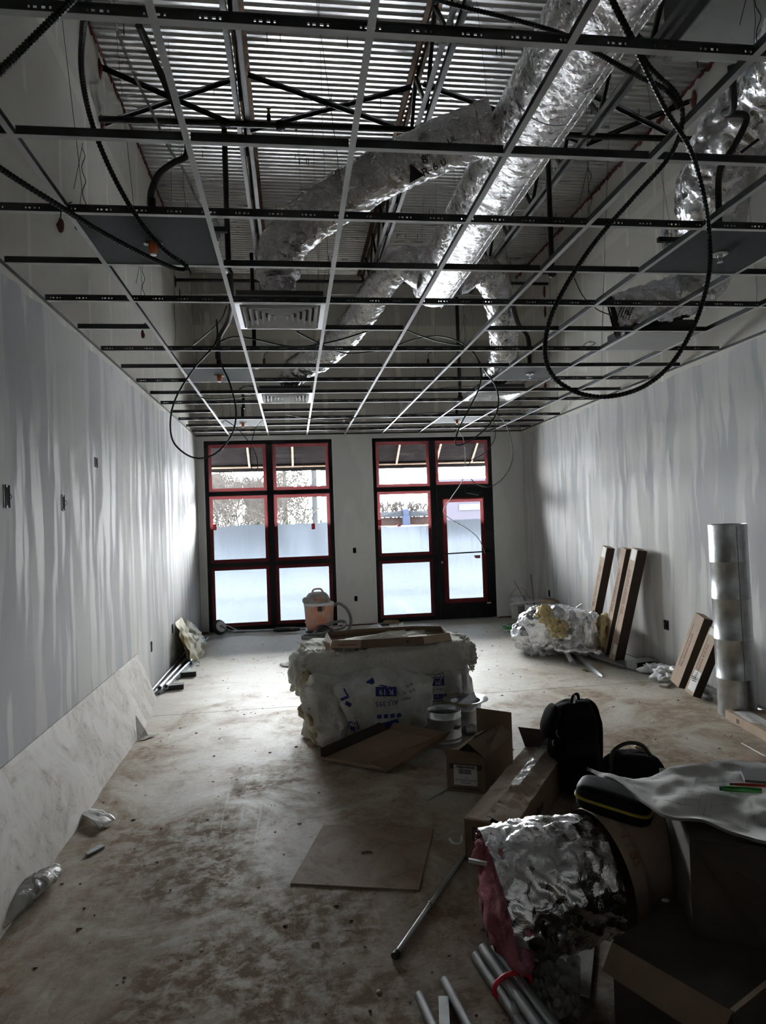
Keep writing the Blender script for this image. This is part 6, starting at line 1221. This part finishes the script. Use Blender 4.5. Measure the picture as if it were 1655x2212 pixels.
o = m.build('drawn_lines', 'plans_ink', t); o['kind'] = 'stuff'
def pen(px0, px1, Z, mat, lab, r=.0075):
    a, b = at(*px0, Z=Z), at(*px1, Z=Z); t = thing('marker_pen', lab, 'pen', a); MB().tube([a, a.lerp(b, .12), a.lerp(b, .2), b], lambda i, t_: (r*.8, r, r*1.1, r)[i], 12).build('barrel', mat, t); MB().cyl(a-(b-a)*.05, a, r*.8, 10).build('cap_tip', 'phone', t)
pen((1558, 1703), (1645, 1708), .735, 'green_pen', 'green highlighter pen lying on the plans', .009); pen((1582, 1694), (1700, 1700), .738, 'red_pen', 'thin red pen lying behind the green highlighter', .005)
a = at(1602, 1667, Z=.735); t = thing('phone', 'dark grey phone lying on the plans at the right edge', 'phone', a); q = [at(1610, 1690, Z=.735), at(1740, 1700, Z=.735), at(1740, 1668, Z=.735), at(1601, 1666, Z=.735)]
MB().slab(q, (0, 0, 1), .009).build('body', 'phone', t); MB().slab([q[0]-Vector((.003, 0, 0)), q[0], q[3], q[3]-Vector((.003, 0, 0))], (0, 0, 1), .010).build('bright_edge', 'galv', t)
# big carton below the plans
t, b, up = carton('large_carton', 'large dark open carton carrying the building plans at right', [(1.19, 1.98), (1.85, 1.55), (2.05, 2.30), (1.40, 2.52)], .66, 'box_dark')
T = [p+up for p in b]; panel('front_flap', [T[0], T[1], T[1]+Vector((-.16, -.22, -.30)), T[0]+Vector((.20, -.20, -.36))], 'box_dark', t); MB().slab([T[0]+Zu*.002, T[1]+Zu*.002, T[2]+Zu*.002, T[3]+Zu*.002], (0, 0, 1), .01).build('top_panel', 'box_dark', t)
# closed carton in front
lb = [(.93, 1.99), (1.10, 1.66), (1.50, 1.86), (1.22, 2.16)]
t, b, up = carton('closed_carton', 'dark closed carton in the right foreground with small white sticker', lb, .36, 'box_dark'); T = [p+up for p in b]
MB().slab([p+Zu*.001 for p in T], (0, 0, 1), .006).build('top_panel', 'box_dark', t); MB().blob(at(1438, 1945, Z=.372), (.014, .012, .002), 0, 5, 2, 14).build('sticker', 'paper', t)
panel('lid_flap', [T[0]+Zu*.007, T[1]+Zu*.007, T[1]+Vector((-.07, -.03, -.05)), T[0]+Vector((-.06, -.05, -.04))], 'cardboard', t); MB().bar(T[1]+Zu*.01, T[2]+Zu*.01, .012, .003).build('taped_edge', 'cardboard_light', t)
t, b, up = carton('small_dark_carton', 'low dark carton at the bottom right corner of the view', [(.82, 1.72), (.98, 1.50), (1.25, 1.60), (1.08, 1.72)], .22, 'box_dark'); MB().slab([p+up+Zu*.001 for p in b], (0, 0, 1), .005).build('top_panel', 'box_dark', t)
# plasterboard piece and clear plastic between pipes and carton
q = [Fl(1110, 2110), Fl(1275, 2160), Fl(1290, 1985), Fl(1200, 2000)]; tag(MB().slab([p+Vector((0, 0, .004)) for p in q], (0, 0, 1), .010).build('board_offcut', 'board_white'), 'pale gypsum board offcut on the floor below the foil sleeve', 'board')
def cpf(u, v): p = Fl(1105+150*u, 2085+135*v); return (p.x, p.y, .022+.05*abs(noise.noise((u*4, v*4, 3)))+.03*abs(noise.noise((u*10, v*9, 5))))
tag(MB().grid(46, 40, cpf).build('clear_plastic_film', 'clear_plastic'), 'crumpled clear plastic film beside the pipe bundle', 'plastic')
# pipe bundle
t = thing('pipe_bundle', 'bundle of five grey pipes held by red tape, right foreground', 'pipes', Fl(1040, 2080)); a0 = Fl(1028, 2078); d_ = (Fl(1180, 2230)-Fl(1068, 2075)).normalized(); r_ = Vector((d_.y, -d_.x, 0)); r_ = r_ if r_.x > 0 else -r_
for k, (o_, s_, z_) in enumerate(((0, .0, .022), (.043, -.04, .022), (.022, -.02, .058), (.065, -.035, .058), (.086, -.02, .022))): p0 = a0+r_*o_-d_*s_+Zu*z_; m = MB(); m.tube([p0, p0+d_*1.5], .0205, 14); m.build('pipe', 'galv_dull', t); MB().cyl(p0-d_*.001, p0+d_*.002, .013, 12).build('bore', 'black_paint', t)
c = a0+d_*.22+r_*.043; MB().tube([c+r_*x+Zu*z for x, z in [(.072*math.cos(a), .042+.044*math.sin(a)) for a in [i*PI/10 for i in range(21)]]], .009, 6).build('red_tape_band', 'red_tape', t)
for k, (px, py, lab) in enumerate(((1108, 2095, 'single grey pipe just right of the taped bundle'), (960, 2118, 'grey pipe between bundle and the leftmost loose pipe'), (905, 2150, 'leftmost loose grey pipe at the bottom of the view'))):
    p0 = Fl(px, py, .018); tag(MB().tube([p0, p0+(d_ if k == 0 else Vector((.12, -1, 0)).normalized())*1.4], .0165, 14).build('loose_pipe', 'galv_dull'), lab, 'pipe', 'loose grey pipes')
tag(obox(Fl(960, 2200), (.2, 1, 0), .16, .035, .02).build('metal_clip', 'galv_dull'), 'short grey metal channel piece between the loose pipes', 'scrap')
# control joint lines cut in the slab
for (p, q_) in (((500, 1548), (1600, 1440)),): pass
jt = MB(); a, b_ = at(340, 1563, Z=0), at(640, 1550, Z=0); jt.box(XL, XR, 6.32, 6.324, .0002, .0012); jt.build('control_joint', 'brown_lath', bpy.data.objects['floor'])
# baseboard gap: dark line where the board stops above the slab
for nm, bxs in (('baseboard_far', [(XL, A0-.01, YF-.004, YF, .0, .02), (A1+.012, B0-.012, YF-.004, YF, 0, .02), (B1+.012, XR, YF-.004, YF, 0, .02)]), ('baseboard_right', [(XR-.004, XR, 3, YF, 0, .018)]), ('baseboard_left', [(XL, XL+.004, 3, YF, 0, .012)])):
    m = MB()
    for q in bxs: m.box(*q)
    struct(m.build(nm, 'red_caulk' if nm == 'baseboard_far' else 'brown_lath'))
